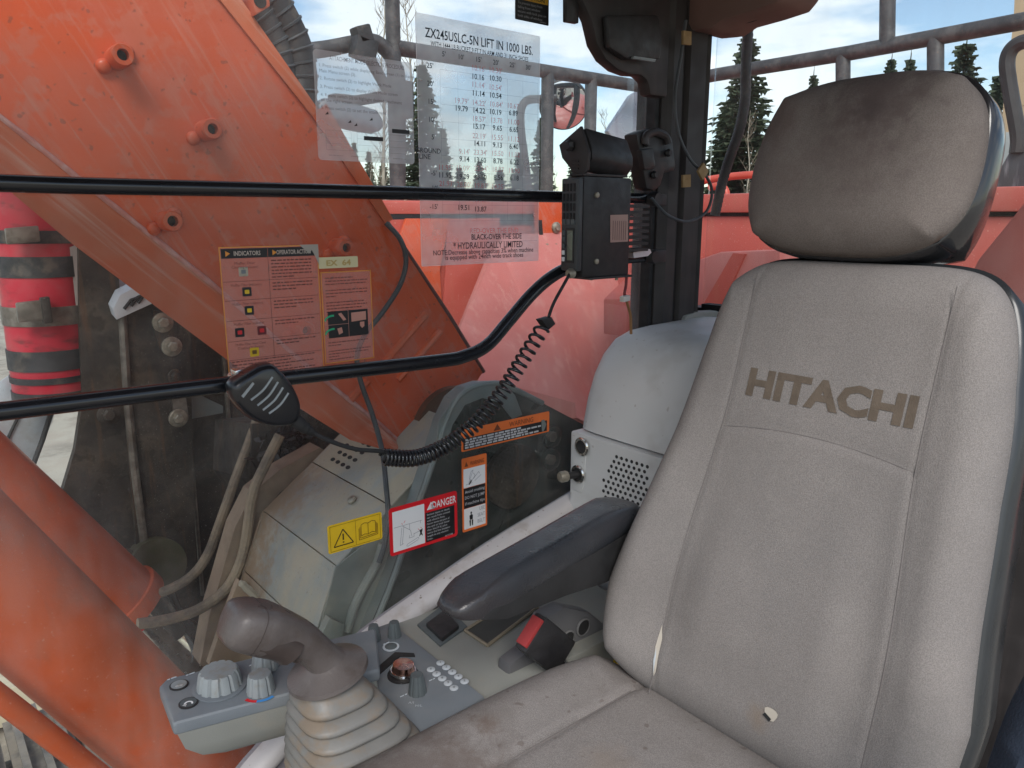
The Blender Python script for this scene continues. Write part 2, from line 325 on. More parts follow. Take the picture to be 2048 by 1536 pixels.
MB().prism(inner+[V((.40, 1.08, -1.1)), V((1.36, 1.08, -1.1))], (0, .016, 0)).build('inner_panel', LILAC, wall)
gask = MB()
gask.box((1.270, 1.083, -.72), (1.282, 1.107, .49)).build('window_gasket', BLACK_SOFT, wall)
rear = struct('cab_wall_rear', MB().box((1.50, .04, -1.3), (1.54, 1.16, -.215)), DARK_TRIM)
MB().box((1.512, .04, -.215), (1.517, 1.12, .50)).build('window_pane', glass('rear_window_glass', .03, gloss=.3), rear, smooth=False)
MB().box((1.495, .04, -.225), (1.525, 1.11, -.205)).build('window_gasket', BLACK_SOFT, rear)
pl = struct('cab_corner_pillar', MB().prism([(1.283, 1.112, -.8), (1.283, 1.078, -.8), (1.300, 1.064, -.8), (1.325, 1.060, -.8), (1.330, 1.068, -.8), (1.338, 1.068, -.8), (1.343, 1.056, -.8), (1.385, 1.048, -.8), (1.392, 1.056, -.8), (1.399, 1.048, -.8), (1.409, 1.056, -.8), (1.51, 1.14, -.8), (1.51, 1.16, -.8), (1.3, 1.16, -.8)], (0, 0, 1.29)), DARK_TRIM, ang=20)
# gusset and lining lump at the top of the pillar
MB().prism(py([(1156, -60), (1166, 0), (1184, 40), (1195, 88), (1213, 119), (1238, 140), (1262, 149), (1283, 150), (1296, 162), (1302, 190), (1335, 195), (1345, -60)], 1.045), (0, .03, 0)).build('gusset', DARK_TRIM, pl, bevel=.006)
MB().prism(py([(1215, 30), (1220, 95), (1255, 118), (1322, 118), (1326, 75), (1318, 30)], 1.028), (0, .016, 0)).build('moulded_box', BLACK_PL, pl, bevel=.006)
MB().prism(py([(1268, 112), (1312, 118), (1310, 124), (1266, 117)], 1.022), (0, .006, 0)).build('label_strip', KNOB_LIGHT, pl)
lump = [PX(u, v, 1.34) for u, v in [(1180, -60), (1184, 2), (1240, 24), (1330, 40), (1380, 62), (1420, 58), (1446, 40), (1500, 24), (1552, 6), (1572, -20), (1580, -70)]]
MB().prism(lump, (.12, 0, 0)).build('roof_lining_corner', M('warm_brown_lining', (.20, .12, .10), .8, var=.15, vs=6, bump=.2, bs=200), pl, bevel=.012)
single('window_latch_tab', MB().prism(py([(1134, -60), (1134, 43), (1158, 47), (1160, -60)], 1.06), (0, .012, 0)), BLACK_PL, 'short black tab hanging at the top of the side window', 'tab', bevel=.003)

# ------------------------------------------------------------------ grab rails across the window
up = smooth_path(py([(-260, 341), (0, 366), (600, 381), (1130, 394), (1308, 397)], 1.05), 4)
single('grab_rail', MB().tube(up, .0102, 14), BLACK_GLOSS, 'straight black upper grab rail running across the side window', 'grab rail', group='black rails across the side window')
lo = smooth_path(py([(-260, 850), (0, 823), (460, 768), (860, 724), (930, 712), (975, 690), (1015, 645), (1060, 592), (1100, 556), (1140, 535), (1200, 521), (1308, 512)], 1.04), 6)
single('grab_rail', MB().tube(lo, .0115, 14), BLACK_GLOSS, 'bent black lower grab rail that climbs to the radio', 'grab rail', group='black rails across the side window')
t = thing('rail_bracket', PY(1315, 405, 1.05), 'upper dark clamp holding a rail end to the corner pillar', 'bracket', group='rail end clamps')
MB().lathe([(.012, 0), (.014, .004), (.014, .022), (.008, .026)], PY(1318, 398, 1.02), (0, 1, 0), 16).build('bolt_boss', BLACK_PL, t)
MB().obox(PY(1312, 400, 1.05), (.018, 0, 0), (0, .014, 0), (0, 0, .012)).build('clamp', DARK_TRIM, t, bevel=.004)
t = thing('rail_bracket', PY(1315, 520, 1.05), 'lower dark clamp holding a rail end to the corner pillar', 'bracket', group='rail end clamps')
MB().lathe([(.012, 0), (.014, .004), (.014, .022), (.008, .026)], PY(1312, 514, 1.015), (0, 1, 0), 16).build('bolt_boss', BLACK_PL, t)
MB().obox(PY(1310, 512, 1.045), (.020, 0, 0), (0, .014, 0), (0, 0, .013)).build('clamp', DARK_TRIM, t, bevel=.004)

# ------------------------------------------------------------------ two-way radio, loudspeaker, microphone, coiled cord
rd = thing('two_way_radio', (1.0, .985, -.115), 'black two-way radio bracketed on edge between the grab rails', 'radio')
x0, x1, ya, yb2 = .942, 1.068, .960, 1.003
zt = PY(1165, 352, .96).z; zb = PY(1165, 556, .96).z
MB().box((x0+.006, ya, zb), (x1, yb2, zt)).build('case', BLACK_PL, rd, bevel=.003)
MB().box((x0-.006, ya+.001, zb+.012), (x0+.006, yb2, zt-.003)).build('front_panel', M('radio_front_plastic', (.05, .055, .06), .45), rd, bevel=.003)
g = MB(); xf = x0-.0065
for r in range(4):
    for c in range(4):
        yy = .968+c*.0085; z1 = zt-.012-r*.0165
        MB().box((xf-.0006, yy, z1-.013), (xf+.002, yy+.0045, z1)).build('grille_slot', BLACK_P, rd)
MB().box((xf-.001, .972, zb+.030), (xf+.002, .986, zb+.082)).build('display', M('radio_lcd', (.16, .18, .14), .25), rd, bevel=.001)
MB().box((xf-.0008, .969, zb+.026), (xf+.001, .989, zb+.086)).build('display_bezel', BLACK_PL, rd)
for k in range(5):
    white_key = k < 2  # the first buttons are plain white
    MB().box((xf-.002, .9925, zb+.028+k*.0115), (xf+.001, .9985, zb+.0355+k*.0115)).build('button', WHITE_P if white_key else KNOB, rd, bevel=.0008)
for k in range(3):
    MB().box((xf-.002, .968+k*.011, zb+.092), (xf+.001, .977+k*.011, zb+.101)).build('button', (KNOB, KNOB, BLUE_P)[k] if k < 2 else KNOB, rd, bevel=.0008)
MB().lathe([(.009, 0), (.009, .006), (.006, .012)], V((x0-.004, .974, zb+.008)), (-1, 0, 0), 16).build('microphone_socket', ZINC, rd)
MB().prism(py([(1221, 430), (1256, 429), (1256, 483), (1221, 485)], .9592), (0, .0005, 0)).build('type_label', M('pinkish_label', (.42, .27, .23), .5), rd)
g = MB(); rn = random.Random(3)
for k in range(7): p = PY(1225+k*4.2, 480, .9585); g.add([p, p+V((.0014, 0, 0)), p+V((.0014, 0, .034)), p+V((0, 0, .034))], [(0, 1, 2, 3)])
g.build('label_print', TEXT_DIM, rd, smooth=False, kind='stuff')
for (u, v) in [(1193, 390), (1192, 523)]:
    MB().lathe([(.0048, 0), (.0048, .003), (.003, .004)], PY(u, v, .960), (0, -1, 0), 14).build('screw', ZINC, rd)
for k in range(8):
    z = PY(1270, 412+k*12.5, .97).z
    MB().box((x1, .963, z-.0028), (1.124, 1.000, z+.0028)).build('heat_sink_fin', BLACK_PL, rd)
MB().box((x1, .985, zb+.018), (x1+.012, 1.0, zt-.03)).build('heat_sink_base', BLACK_PL, rd)
MB().box((x0+.02, .955, zb-.004), (x1+.006, 1.006, zb)).build('mounting_plate', DARK_TRIM, rd, bevel=.001)
for u in (1183, 1233): MB().lathe([(.003, 0), (.003, -.006)], PY(u, 556, .97)+V((0, 0, .002)), (0, 0, 1), 10).build('bolt', ZINC, rd)
MB().prism(py([(1266, 505), (1300, 498), (1303, 505), (1296, 512), (1268, 516)], .975), (0, .03, 0)).build('mounting_lug', SILVER, rd)
sp = thing('loudspeaker', (1.0, .98, .06), 'boxy black loudspeaker tilted on top of the two-way radio', 'loudspeaker')
prof = [PX(u, v, .962) for u, v in [(1131, 287), (1170, 254), (1184, 296), (1184, 318), (1170, 342), (1150, 342), (1134, 316)]]
end = [p+V((.108, 0, -.012))+(V((1.02, 1.0, .09))-p)*V((0, .12, .12)).length*0 for p in prof]
ce = sum(prof, V())/7; prof2 = [ce+V((.108, 0, -.010))+(p-ce)*.93 for p in prof]
MB().loft([prof, prof2]).build('case', BLACK_PL, sp, bevel=.005)
br = [PX(u, v, .952) for u, v in [(1118, 290), (1161, 252), (1177, 305), (1174, 340), (1166, 351), (1146, 352), (1140, 336), (1124, 316)]]
MB().prism(br, (.006, 0, 0)).build('bracket', DARK_TRIM, sp, bevel=.001)
MB().lathe([(.010, 0), (.011, .004), (.007, .010)], PX(1142, 291, .951), (-1, 0, 0), 14, flute=2, fl_amt=.12).build('thumb_screw', BLACK_PL, sp)
for k in range(3): MB().obox(PX(1150, 322+k*7, .9515), (.0012, 0, 0), (0, .009, .001), (0, 0, .0014)).build('rib', BLACK_PL, sp)
MB().box((.95, .962, zt+.0008), (1.06, .998, zt+.005)).build('base_plate', DARK_TRIM, sp, bevel=.001)
# microphone
YM = .985
mk = thing('hand_microphone', PY(530, 860, 1.0), 'black hand microphone with four pale slots clipped on the lower rail', 'microphone')
outl = [(522, 732), (549, 729), (575, 752), (594, 780), (606, 812), (603, 840), (588, 853), (548, 855), (508, 842), (476, 812), (464, 782), (474, 762)]
ol = smooth_path(py(outl+[outl[0]], YM), 5)[:-1]; c0 = sum(ol, V())/len(ol)
rings = [[c0+(p-c0)*k+V((0, d, 0)) for p in ol] for k, d in ((.80, .0), (.90, .0015), (.96, .006), (1.0, .014), (1.0, .024), (.95, .034), (.80, .038))]
MB().loft(rings).build('case', M('microphone_black', (.012, .013, .016), .28, coat=.2), mk, ang=50)
for a, b in [((502, 800), (545, 754)), ((515, 811), (556, 764)), ((526, 820), (566, 775)), ((538, 827), (577, 786))]:
    m = ((a[0]+b[0])/2+3, (a[1]+b[1])/2+3)
    MB().tube(smooth_path(py([a, m, b], YM-.0006), 5), .0016, 8).build('speaker_slot', M('pale_grey_slot', (.30, .33, .34), .4), mk)
MB().prism(py([(483, 792), (506, 764), (509, 768), (487, 796)], YM-.001), (0, .002, 0)).build('edge_line', M('pale_grey_slot', (.30, .33, .34), .4), mk)
MB().tube(smooth_path(py([(588, 838), (602, 850), (614, 858), (625, 864)], YM+.012), 5), [.010]*6+[.009]*4+[.007]*4+[.006]*2, 12).build('strain_relief', BLACK_SOFT, mk)
cl = thing('microphone_clip', PY(475, 775, 1.03), 'bright metal clip clamped round the lower grab rail', 'clip')
MB().tube([PY(462, 768, 1.04), PY(490, 765, 1.04)], .0165, 16).build('band', CHROME, cl)
MB().prism(py([(470, 742), (486, 738), (488, 752), (472, 756)], 1.015), (0, .02, 0)).build('plate', CHROME, cl, bevel=.002)
MB().lathe([(.006, 0), (.006, .005)], PY(468, 768, 1.014), (0, -1, 0), 12).build('screw', ZINC, cl)
# cord
cc = thing('coiled_cord', PY(850, 930, 1.0), 'black coiled microphone cord sagging from the radio to the microphone', 'cord')
cen = smooth_path([PY(1086, 655, .965), PY(1040, 728, .965), PY(1000, 790, .97), PY(950, 848, .975), PY(890, 893, .985), PY(830, 916, .99), (PY(766, 914, .995))], 16)
L = [0.]
for a, b in zip(cen, cen[1:]): L.append(L[-1]+(b-a).length)
hel = []; ph = 0.; N = 760
def at_len(s):
    for i in range(len(L)-1):
        if s <= L[i+1]: t = (s-L[i])/(L[i+1]-L[i]); return cen[i].lerp(cen[i+1], t), (cen[i+1]-cen[i]).normalized()
    return cen[-1], (cen[-1]-cen[-2]).normalized()
for k in range(N+1):
    s = L[-1]*k/N; p, tn = at_len(s); f = s/L[-1]
    pitch = .0100*(1-f)**1.5+.0064
    ph += 2*math.pi*(L[-1]/N)/pitch
    u = tn.cross(V((0, 1, 0))).normalized(); w = tn.cross(u)
    hel.append(p+(u*math.cos(ph)+w*math.sin(ph))*.0118)
MB().tube(hel, .0026, 6).build('coil', M('shiny_black_cord', (.014, .015, .018), .28, coat=.2), cc, ang=80)
MB().tube(smooth_path([PY(1141, 545, .972), PY(1126, 572, .965), PY(1108, 605, .96), PY(1098, 632, .962), PY(1096, 648, .965)], 8), .0028, 8).build('lead_wire', BLACK_SOFT, cc)
MB().prism(py([(1084, 640), (1104, 634), (1112, 648), (1098, 660)], .955), (0, .018, 0)).build('plug', BLACK_PL, cc, bevel=.002)
MB().tube(smooth_path([PY(622, 863, 1.0), PY(660, 882, .995), PY(710, 898, .995), PY(755, 902, .995), PY(772, 906, .995), PY(768, 922, .99)], 8), .0034, 8).build('tail_wire', BLACK_SOFT, cc)
# wires under the radio, cables on the pillar
pw = thing('power_lead', PY(1255, 640, 1.0), 'thin red and brown power lead with clear connector under the radio', 'cable')
MB().tube(smooth_path(py([(1253, 548), (1252, 570), (1249, 588), (1252, 598)], .99), 6), .0028, 8).build('upper_wire', M('dark_red_wire', (.16, .012, .02), .4), pw)
MB().tube(smooth_path(py([(1252, 598), (1256, 612), (1261, 632), (1262, 668)], .99), 6), .0028, 8).build('lower_wire', M('brown_wire', (.22, .11, .04), .5), pw)
MB().obox(PY(1250, 597, .985), (.009, 0, .001), (0, .006, 0), (0, 0, .0055)).build('connector', M('clear_connector', (.62, .60, .56), .3), pw, bevel=.002)
ca = thing('pillar_cable', PY(1370, 440, 1.04), 'thin black cable looping down the corner pillar', 'cable')
MB().tube(smooth_path([PY(1372, 40, 1.03), PY(1362, 110, 1.035), PY(1350, 190, 1.035), PY(1356, 262, 1.03), PY(1380, 318, 1.02), PY(1412, 352, 1.01), PY(1424, 385, 1.01), PY(1412, 424, 1.01), PY(1375, 443, 1.01), PY(1335, 430, 1.01), PY(1303, 396, 1.02)], 8), .0032, 8).build('wire', CABLE, ca)
for k, (u, v, rot, lab) in enumerate([(1405, 343, 45, 'tilted'), (1372, 362, 4, 'upright'), (1373, 76, 3, 'topmost')]):
    c = PY(u, v, 1.022 if k else 1.004); a = R_(rot)
    single('cable_tie_mount', MB().obox(c, V((math.cos(a), 0, math.sin(a)))*.0125, (0, .003, 0), V((-math.sin(a), 0, math.cos(a)))*.0125), TAN, f'{lab} small square tan cable tie mount on the dark pillar', 'tie mount', group='tan cable tie mounts', bevel=.001)
lt = thing('window_latch', PY(1315, 380, 1.03), 'moulded black latch housing on the corner pillar above the rail clamps', 'latch')
MB().prism(py([(1273, 267), (1298, 258), (1335, 264), (1346, 276), (1352, 330), (1350, 342), (1330, 345), (1322, 372), (1310, 382), (1294, 378)], 1.02), (0, .035, 0)).build('housing', BLACK_PL, lt, bevel=.006)
MB().prism(py([(1283, 300), (1306, 296), (1312, 330), (1308, 338), (1290, 340)], 1.008), (0, .014, 0)).build('lever', BLACK_PL, lt, bevel=.003)
MB().tube(smooth_path(py([(1290, 288), (1292, 272), (1310, 264), (1330, 272), (1336, 286)], 1.015), 5), .008, 10).build('hood', DARK_TRIM, lt)
for (u, v) in ((1290, 286), (1306, 350), (1334, 306)): MB().lathe([(.007, 0), (.008, .004), (.005, .009)], PY(u, v, 1.018), (0, -1, 0), 14).build('screw_boss', BLACK_PL, lt)
# cable loop outside the rear glass
hz = thing('corrugated_hose', PX(1440, 380, 1.62), 'black corrugated hose hanging outside the rear window', 'hose')
hp = smooth_path([PX(u, v, 1.62) for u, v in [(1499, -40), (1496, 60), (1492, 130), (1490, 200), (1478, 262), (1458, 320), (1442, 375), (1430, 430)]], 14)
MB().tube(hp, [.0115 if i % 2 else .0128 for i in range(len(hp))], 10).build('hose', HOSE, hz, ang=60)
single('loose_wire', MB().tube(smooth_path([PX(u, v, 1.40) for u, v in [(1436, 36), (1462, 43), (1492, 44), (1522, 34), (1545, 14), (1556, -14)]], 6), .0026, 8), BLACK_SOFT, 'thin black wire drooping from the roof lining corner', 'wire')
# ------------------------------------------------------------------ stickers on the window
YS = 1.1060
class Sticker:
    """a printed sheet on the glass; layers step towards the cab"""
    def __init__(s, name, box_px, label, mat, r=.004, cat='sticker', group=None):
        a, b = box_px; p = PY(*a, YS); q = PY(*b, YS)
        s.x0, s.x1 = min(p.x, q.x), max(p.x, q.x); s.z0, s.z1 = min(p.z, q.z), max(p.z, q.z); s.k = 0
        s.t = thing(name, V(((s.x0+s.x1)/2, YS, s.z0)), label, cat, group)
        s.sheet(0, 0, 1, 1, mat, 'backing', r, th=.0004)
    def X(s, f): return s.x0+(s.x1-s.x0)*f
    def Z(s, f): return s.z1-(s.z1-s.z0)*f            # f measured from the top
    def sheet(s, f0, g0, f1, g1, mat, name, r=.0005, lev=0, th=.0003):
        y = YS-.0006*lev
        return MB().prism(rrect(s.X(f0), s.X(f1), s.Z(g1), s.Z(g0), r, y), (0, -th, 0)).build(name, mat, s.t, smooth=False)
    def tx(s, mb, str_, f, g, hf, wf=None, align='C', bold=0., lev=2):
        put_text(mb, str_, V((s.X(f), YS-.0006*lev, s.Z(g))), XR, ZU, hf*(s.z1-s.z0), None if wf is None else wf*(s.x1-s.x0), align, bold)
    def ln(s, mb, f0, g0, f1, g1, w=.0007, lev=2):
        a = V((s.X(f0), YS-.0006*lev, s.Z(g0))); b = V((s.X(f1), YS-.0006*lev, s.Z(g1))); d = (b-a).normalized(); n = V((-d.z, 0, d.x))*w/2
        mb.add([a-n, b-n, b+n, a+n], [(0, 1, 2, 3)])
    def poly(s, mb, pts, lev=2): mb.add([V((s.X(f), YS-.0006*lev, s.Z(g))) for f, g in pts], [tuple(range(len(pts)))])
    def fine(s, mb, f0, g, wf, h=.0016, seed=1, lev=2): noisy_line(mb, V((s.X(f0), YS-.0006*lev, s.Z(g))), wf*(s.x1-s.x0), h, random.Random(seed))
    def done(s, mb, name, mat): return mb.build(name, mat, s.t, smooth=False, kind='stuff')

ch = Sticker('lift_chart', ((830, 25), (1076, 521)), 'tall clear lift chart sticker with rows of red and black figures', SKYFILM, .003, 'chart')
ink = MB(); red = MB(); grid = MB()
def fr(u, v): p = PY(u, v, YS); return (p.x-ch.x0)/(ch.x1-ch.x0), (ch.z1-p.z)/(ch.z1-ch.z0)
ch.tx(ink, 'ZX245USLC-5N LIFT IN 1000 LBS.', .5, .066, .036, .87, bold=.012)
ch.tx(ink, 'WITH 1444 LB.BUCKET,9 FT.7 IN.ARM AND 31 INCH SHOES', .5, .105, .019, .79, bold=.008)
cols = {'5': 886, '10': 927, '15': 962, '20': 995, '25': 1026, '30': 1056}
for s_, u, v in [("5'", 887, 108), ("10'", 922, 114), ("15'", 957, 119), ("20'", 991, 125), ("25'", 1024, 130), ("30'", 1056, 135),
                 ("25'", 859, 131), ("20'", 860, 167), ("15'", 862, 203), ("10'", 863, 239), ("5'", 866, 274), ("GROUND", 856, 301), ("LINE", 849, 313), ("-5'", 867, 346), ("-10'", 867, 376), ("-15'", 867, 413)]:
    f, g_ = fr(u, v); ch.tx(ink, s_, f, g_, .020, bold=.012)
for (u, v, s_) in [(956, 154, '10.16'), (991, 157, '10.30'), (957, 187, '11.14'), (991, 191, '10.54'), (923, 217, '19.79'), (958, 221, '14.22'), (991, 224, '10.19'), (1026, 226, '6.89'), (958, 253, '15.17'), (994, 256, '9.65'), (1027, 259, '6.65'),
                   (959, 287, '14.11'), (994, 290, '9.13'), (1027, 293, '6.40'), (928, 318, '9.14'), (960, 320, '13.60'), (995, 322, '8.78'), (1028, 324, '6.22'), (890, 350, '11.95'), (926, 353, '19.09'), (961, 354, '13.50'), (996, 355, '8.56'), (1028, 356, '6.18'), (927, 415, '19.51'), (961, 418, '13.87')]:
    f, g_ = fr(u, v); ch.tx(ink, s_, f, g_, .022, bold=.014)
for (u, v, s_) in [(957, 137, "10.16'"), (991, 141, "10.30'"), (957, 170, "11.14'"), (991, 175, "10.54'"), (923, 202, "19.79'"), (958, 206, "14.22'"), (992, 209, "10.84'"), (1026, 212, '10.67'), (958, 238, "18.57'"), (993, 241, '13.78'), (1027, 244, '11.00'),
                   (958, 272, "22.19'"), (994, 275, '15.55'), (1027, 278, '11.12'), (928, 303, "9.14'"), (960, 305, "23.34'"), (995, 307, '15.50'), (1028, 309, '11.02'), (891, 335, "11.95'"), (926, 336, "19.09'"), (961, 337, "22.54'"), (996, 339, "18.07"), (1028, 341, '10.90'), (892, 367, "21.93'"), (927, 369, "28.00'"), (962, 371, "19.81'"), (996, 373, "14.25'"), (930, 397, "19.51'"), (962, 399, "13.87'")]:
    f, g_ = fr(u, v); ch.tx(red, s_, f, g_, .022, bold=.012)
ch.tx(red, 'RED-OVER THE END', .60, .855, .022, .42, bold=.012)
ch.tx(ink, 'BLACK-OVER THE SIDE', .62, .882, .024, .44, bold=.018); ch.tx(ink, '* HYDRAULICALLY LIMITED', .55, .919, .028, .60, bold=.014)
ch.tx(ink, 'NOTE:Decrease above capacities 3% when machine', .52, .946, .021, .86, bold=.012); ch.tx(ink, 'is equpped with 24inch wide track shoes', .52, .968, .021, .67, bold=.012)
for k in range(10):
    g_ = .20+k*.068; ch.ln(grid, .17, g_, .985, g_, .0006)
for k in range(7): ch.ln(grid, .17+k*.1355, .20, .17+k*.1355, .81, .0006)
ch.ln(grid, .17, .81, .17, .905, .0007); ch.ln(grid, .17, .905, .985, .905, .0007)
edg = MB()
for a_, b_ in (((.0, .0), (1., .0)), ((1., .0), (1., 1.)), ((1., 1.), (.0, 1.)), ((.0, 1.), (.0, .0))): ch.ln(edg, *a_, *b_, .0012)
ch.done(edg, 'film_edge_glint', film('edge_glint_film', (.9, .95, .97), .45))  # pale border painted in for the light caught along the film edges
ch.done(ink, 'black_print', FADED_P); ch.done(red, 'red_print', FADED_RED_P); ch.done(grid, 'grid_lines', GRID_P)

at = Sticker('procedure_card', ((625, 97), (829, 329)), 'square clear card of attachment mode steps left of the lift chart', SKYFILM, .006, 'card')
ink = MB()
at.tx(ink, 'ATTACHMENT MODE SELECTION PROCEDURE', .53, .06, .040, .76, bold=.006)
for g_, s_ in [(.135, '1. Press switch (2) while displaying Basic screen (1) to display'), (.185, '    Main Menu screen (3).'), (.25, '2. Rotate switch (2) to highlight Work Mode'), (.325, '3. Press switch (2) to display Work Mode screen'), (.40, '4. Rotate switch (2) to highlight desired attachment'), (.445, '    on the right screen.'), (.515, '5. Press switch (2) to set the attachment.')]:
    at.tx(ink, s_, .05, g_, .030, align='L')
box = MB()
for k in range(3):
    f = .08+k*.31
    for a_, b_ in (((f, .72), (f+.25, .72)), ((f+.25, .72), (f+.25, .90)), ((f+.25, .90), (f, .90)), ((f, .90), (f, .72)), ((f, .78), (f+.25, .78)), ((f, .84), (f+.25, .84))): at.ln(box, *a_, *b_, .0006)
for k in range(4): at.fine(box, .1+k*.22, .955, .14, .0013, k)
at.done(ink, 'lettering', TEXT_DIM); at.done(box, 'screen_drawings', GRID_P)
at.sheet(.46, .75, .66, .79, BLACK_P, 'highlight_bar', lev=1); at.sheet(.76, .66, .95, .70, BLACK_P, 'highlight_bar', lev=1)
ar = MB()
for f, g_ in ((.08, .58), (.30, .64), (.36, .665), (.52, .60)): at.poly(ar, [(f, g_), (f+.03, g_-.03), (f+.035, g_-.005)], 3)
at.done(ar, 'pointer_marks', BLACK_P)

ca_ = Sticker('caution_sticker', ((1030, -22), (1097, 52)), 'black caution sticker with amber heading at the top of the window', BLACK_P, .002)
ca_.sheet(.03, .03, .97, .30, M('amber_heading_print', (.58, .33, .03), .5), 'heading', lev=1)
m = MB(); ca_.tx(m, 'CAUTION', .55, .19, .13, .62, bold=.02); ca_.poly(m, [(.06, .25), (.12, .10), (.18, .25)]); ca_.done(m, 'heading_text', BLACK_P)
m = MB()
for k, s_ in enumerate(['To prevent injury from', 'falling front window', 'secure with lock pins on', 'both sides of window.']): ca_.tx(m, s_, .07, .41+k*.145, .085, (.72, .66, .84, .74)[k], align='L', bold=.004)
ca_.fine(m, .72, .94, .2, .001); ca_.done(m, 'lettering', M('grey_print', (.30, .31, .33), .6))

ind = Sticker('indicator_sticker', ((436, 494), (648, 738)), 'large clear sticker listing muffler filter indicators with coloured icons', CLEARFILM, .004)
ind.sheet(.02, .015, .47, .085, BLACK_P, 'heading_band', lev=1); ind.sheet(.475, .015, .98, .085, BLACK_P, 'heading_band', lev=1)
m = MB(); ind.tx(m, 'INDICATORS', .27, .05, .032, .26, bold=.02); ind.tx(m, 'OPERATOR ACTION', .74, .05, .032, .36, bold=.02); ind.done(m, 'heading_text', M('beige_print', (.5, .42, .36), .5))
m = MB()
for f in (.06, .52): ind.poly(m, [(f, .03), (f+.045, .05), (f, .072)])
ind.done(m, 'arrow_marks', AMBER_P)
m = MB(); w_ = .0016
for a_, b_ in (((.005, .005), (.995, .005)), ((.995, .0), (.995, 1.)), ((.995, .995), (.005, .995)), ((.005, 1.), (.005, .0))): ind.ln(m, *a_, *b_, w_)
ind.done(m, 'border', AMBER_P)
m = MB()
rows = [.085, .255, .395, .545, .70, .84]
for g_ in rows[1:]: ind.ln(m, .02, g_, .98, g_, .0007)
ind.ln(m, .47, .085, .47, .84, .0007)
for k, (g_, a_, b_) in enumerate([(.11, 'Muffler Filter', 'Cleaning Indicator'), (.27, 'Muffler Filter Indicators', None), (.41, 'Muffler Filter Indicators', None), (.56, 'Muffler Filter Indicator', None), (.715, 'Muffler Filter Auto Clean', 'Disabled Indicator')]):
    ind.tx(m, a_, .24, g_+.012, .020, .20 if k == 0 else .30); 
    if b_: ind.tx(m, b_, .24, g_+.040, .020, .26)
for k, (g0, n_) in enumerate([(.115, 6), (.285, 3), (.425, 3), (.575, 2), (.73, 2), (.86, 5)]):
    for j in range(n_):
        ind.fine(m, .50 if k < 5 else .04, g0+j*.025, (.42 if j < n_-1 else .24) if k < 5 else (.86 if j % 2 == 0 else .6), .0018, k*9+j)
ind.done(m, 'small_print', TEXT_DIM)
for f, g_, mt, mt2 in [(.22, .185, ZINC, GREY_PANEL), (.24, .335, BLACK_P, YELLOW_P), (.25, .475, BLACK_P, YELLOW_P), (.14, .635, BLACK_P, RED_P), (.36, .635, M('maroon_print', (.13, .012, .015), .5), RED_P), (.27, .795, YELLOW_P, BROWN_P)]:
    ind.sheet(f-.045, g_-.034, f+.045, g_+.034, mt, 'icon_tile', .0015, lev=1)
    ind.sheet(f-.022, g_-.015, f+.022, g_+.015, mt2, 'icon_mark', .001, lev=2)
m = MB(); ind.poly(m, [(.80, -.002), (1.002, -.002), (1.002, .16), (.97, .10), (.93, .04), (.90, .07)], 4); ind.done(m, 'peeled_corner', M('peeled_paper', (.36, .33, .29), .8))

pr = Sticker('procedure_sticker', ((640, 544), (748, 716)), 'narrow clear sticker with green arrow pictograms below the number label', CLEARFILM, .003)
m = MB()
for a_, b_ in (((.01, .008), (.99, .008)), ((.99, .0), (.99, 1.)), ((.99, .992), (.01, .992)), ((.01, 1.), (.01, .0))): pr.ln(m, *a_, *b_, .0016)
pr.done(m, 'border', AMBER_P)
m = MB()
for j, w_ in enumerate([.55, .85, .8, 0, .83, .85, .2, 0, .75, .82, .7, .18]):
    if w_: pr.fine(m, .08, .075+j*.033, w_, .0016, j)
for j, w_ in enumerate([.8, .25, 0, .85, .8, .2, .5]):
    if w_: pr.fine(m, .08, .775+j*.031, w_, .0016, 40+j)
pr.done(m, 'small_print', TEXT_DIM)
pr.sheet(.10, .43, .90, .72, BLACK_P, 'picture_panel', lev=1)
for a_ in (0, 1):
    m = MB(); pts = [(.20+.16*math.cos(q), .53+a_*.145-.05*math.sin(q)*1.1) for q in [R_(180-k*12) for k in range(9)]]
    for p_, q_ in zip(pts, pts[1:]): pr.ln(m, *p_, *q_, .003)
    pr.done(m, 'curved_arrow', GREEN_P)
m = MB(); pr.ln(m, .50, .43, .50, .72, .0006); pr.ln(m, .10, .575, .50, .575, .0006); pr.poly(m, [(.56, .46), (.86, .455), (.86, .55), (.56, .56)]); pr.poly(m, [(.73, .57), (.82, .57), (.82, .62), (.77, .64), (.73, .61)])
pr.poly(m, [(.30, .46), (.36, .45), (.46, .53), (.40, .54)]); pr.poly(m, [(.27, .62), (.36, .61), (.38, .67), (.30, .69)]); pr.done(m, 'pictogram', M('pinkish_print', (.55, .26, .2), .5))

ex = Sticker('number_label', ((636, 515), (716, 534)), 'cream label tape with a worn unit number above the narrow sticker', CREAM, .002, 'label')
m = MB(); ex.tx(m, 'EX  64', .5, .52, .48, .62, bold=.03); ex.done(m, 'lettering', CREAM_TXT)

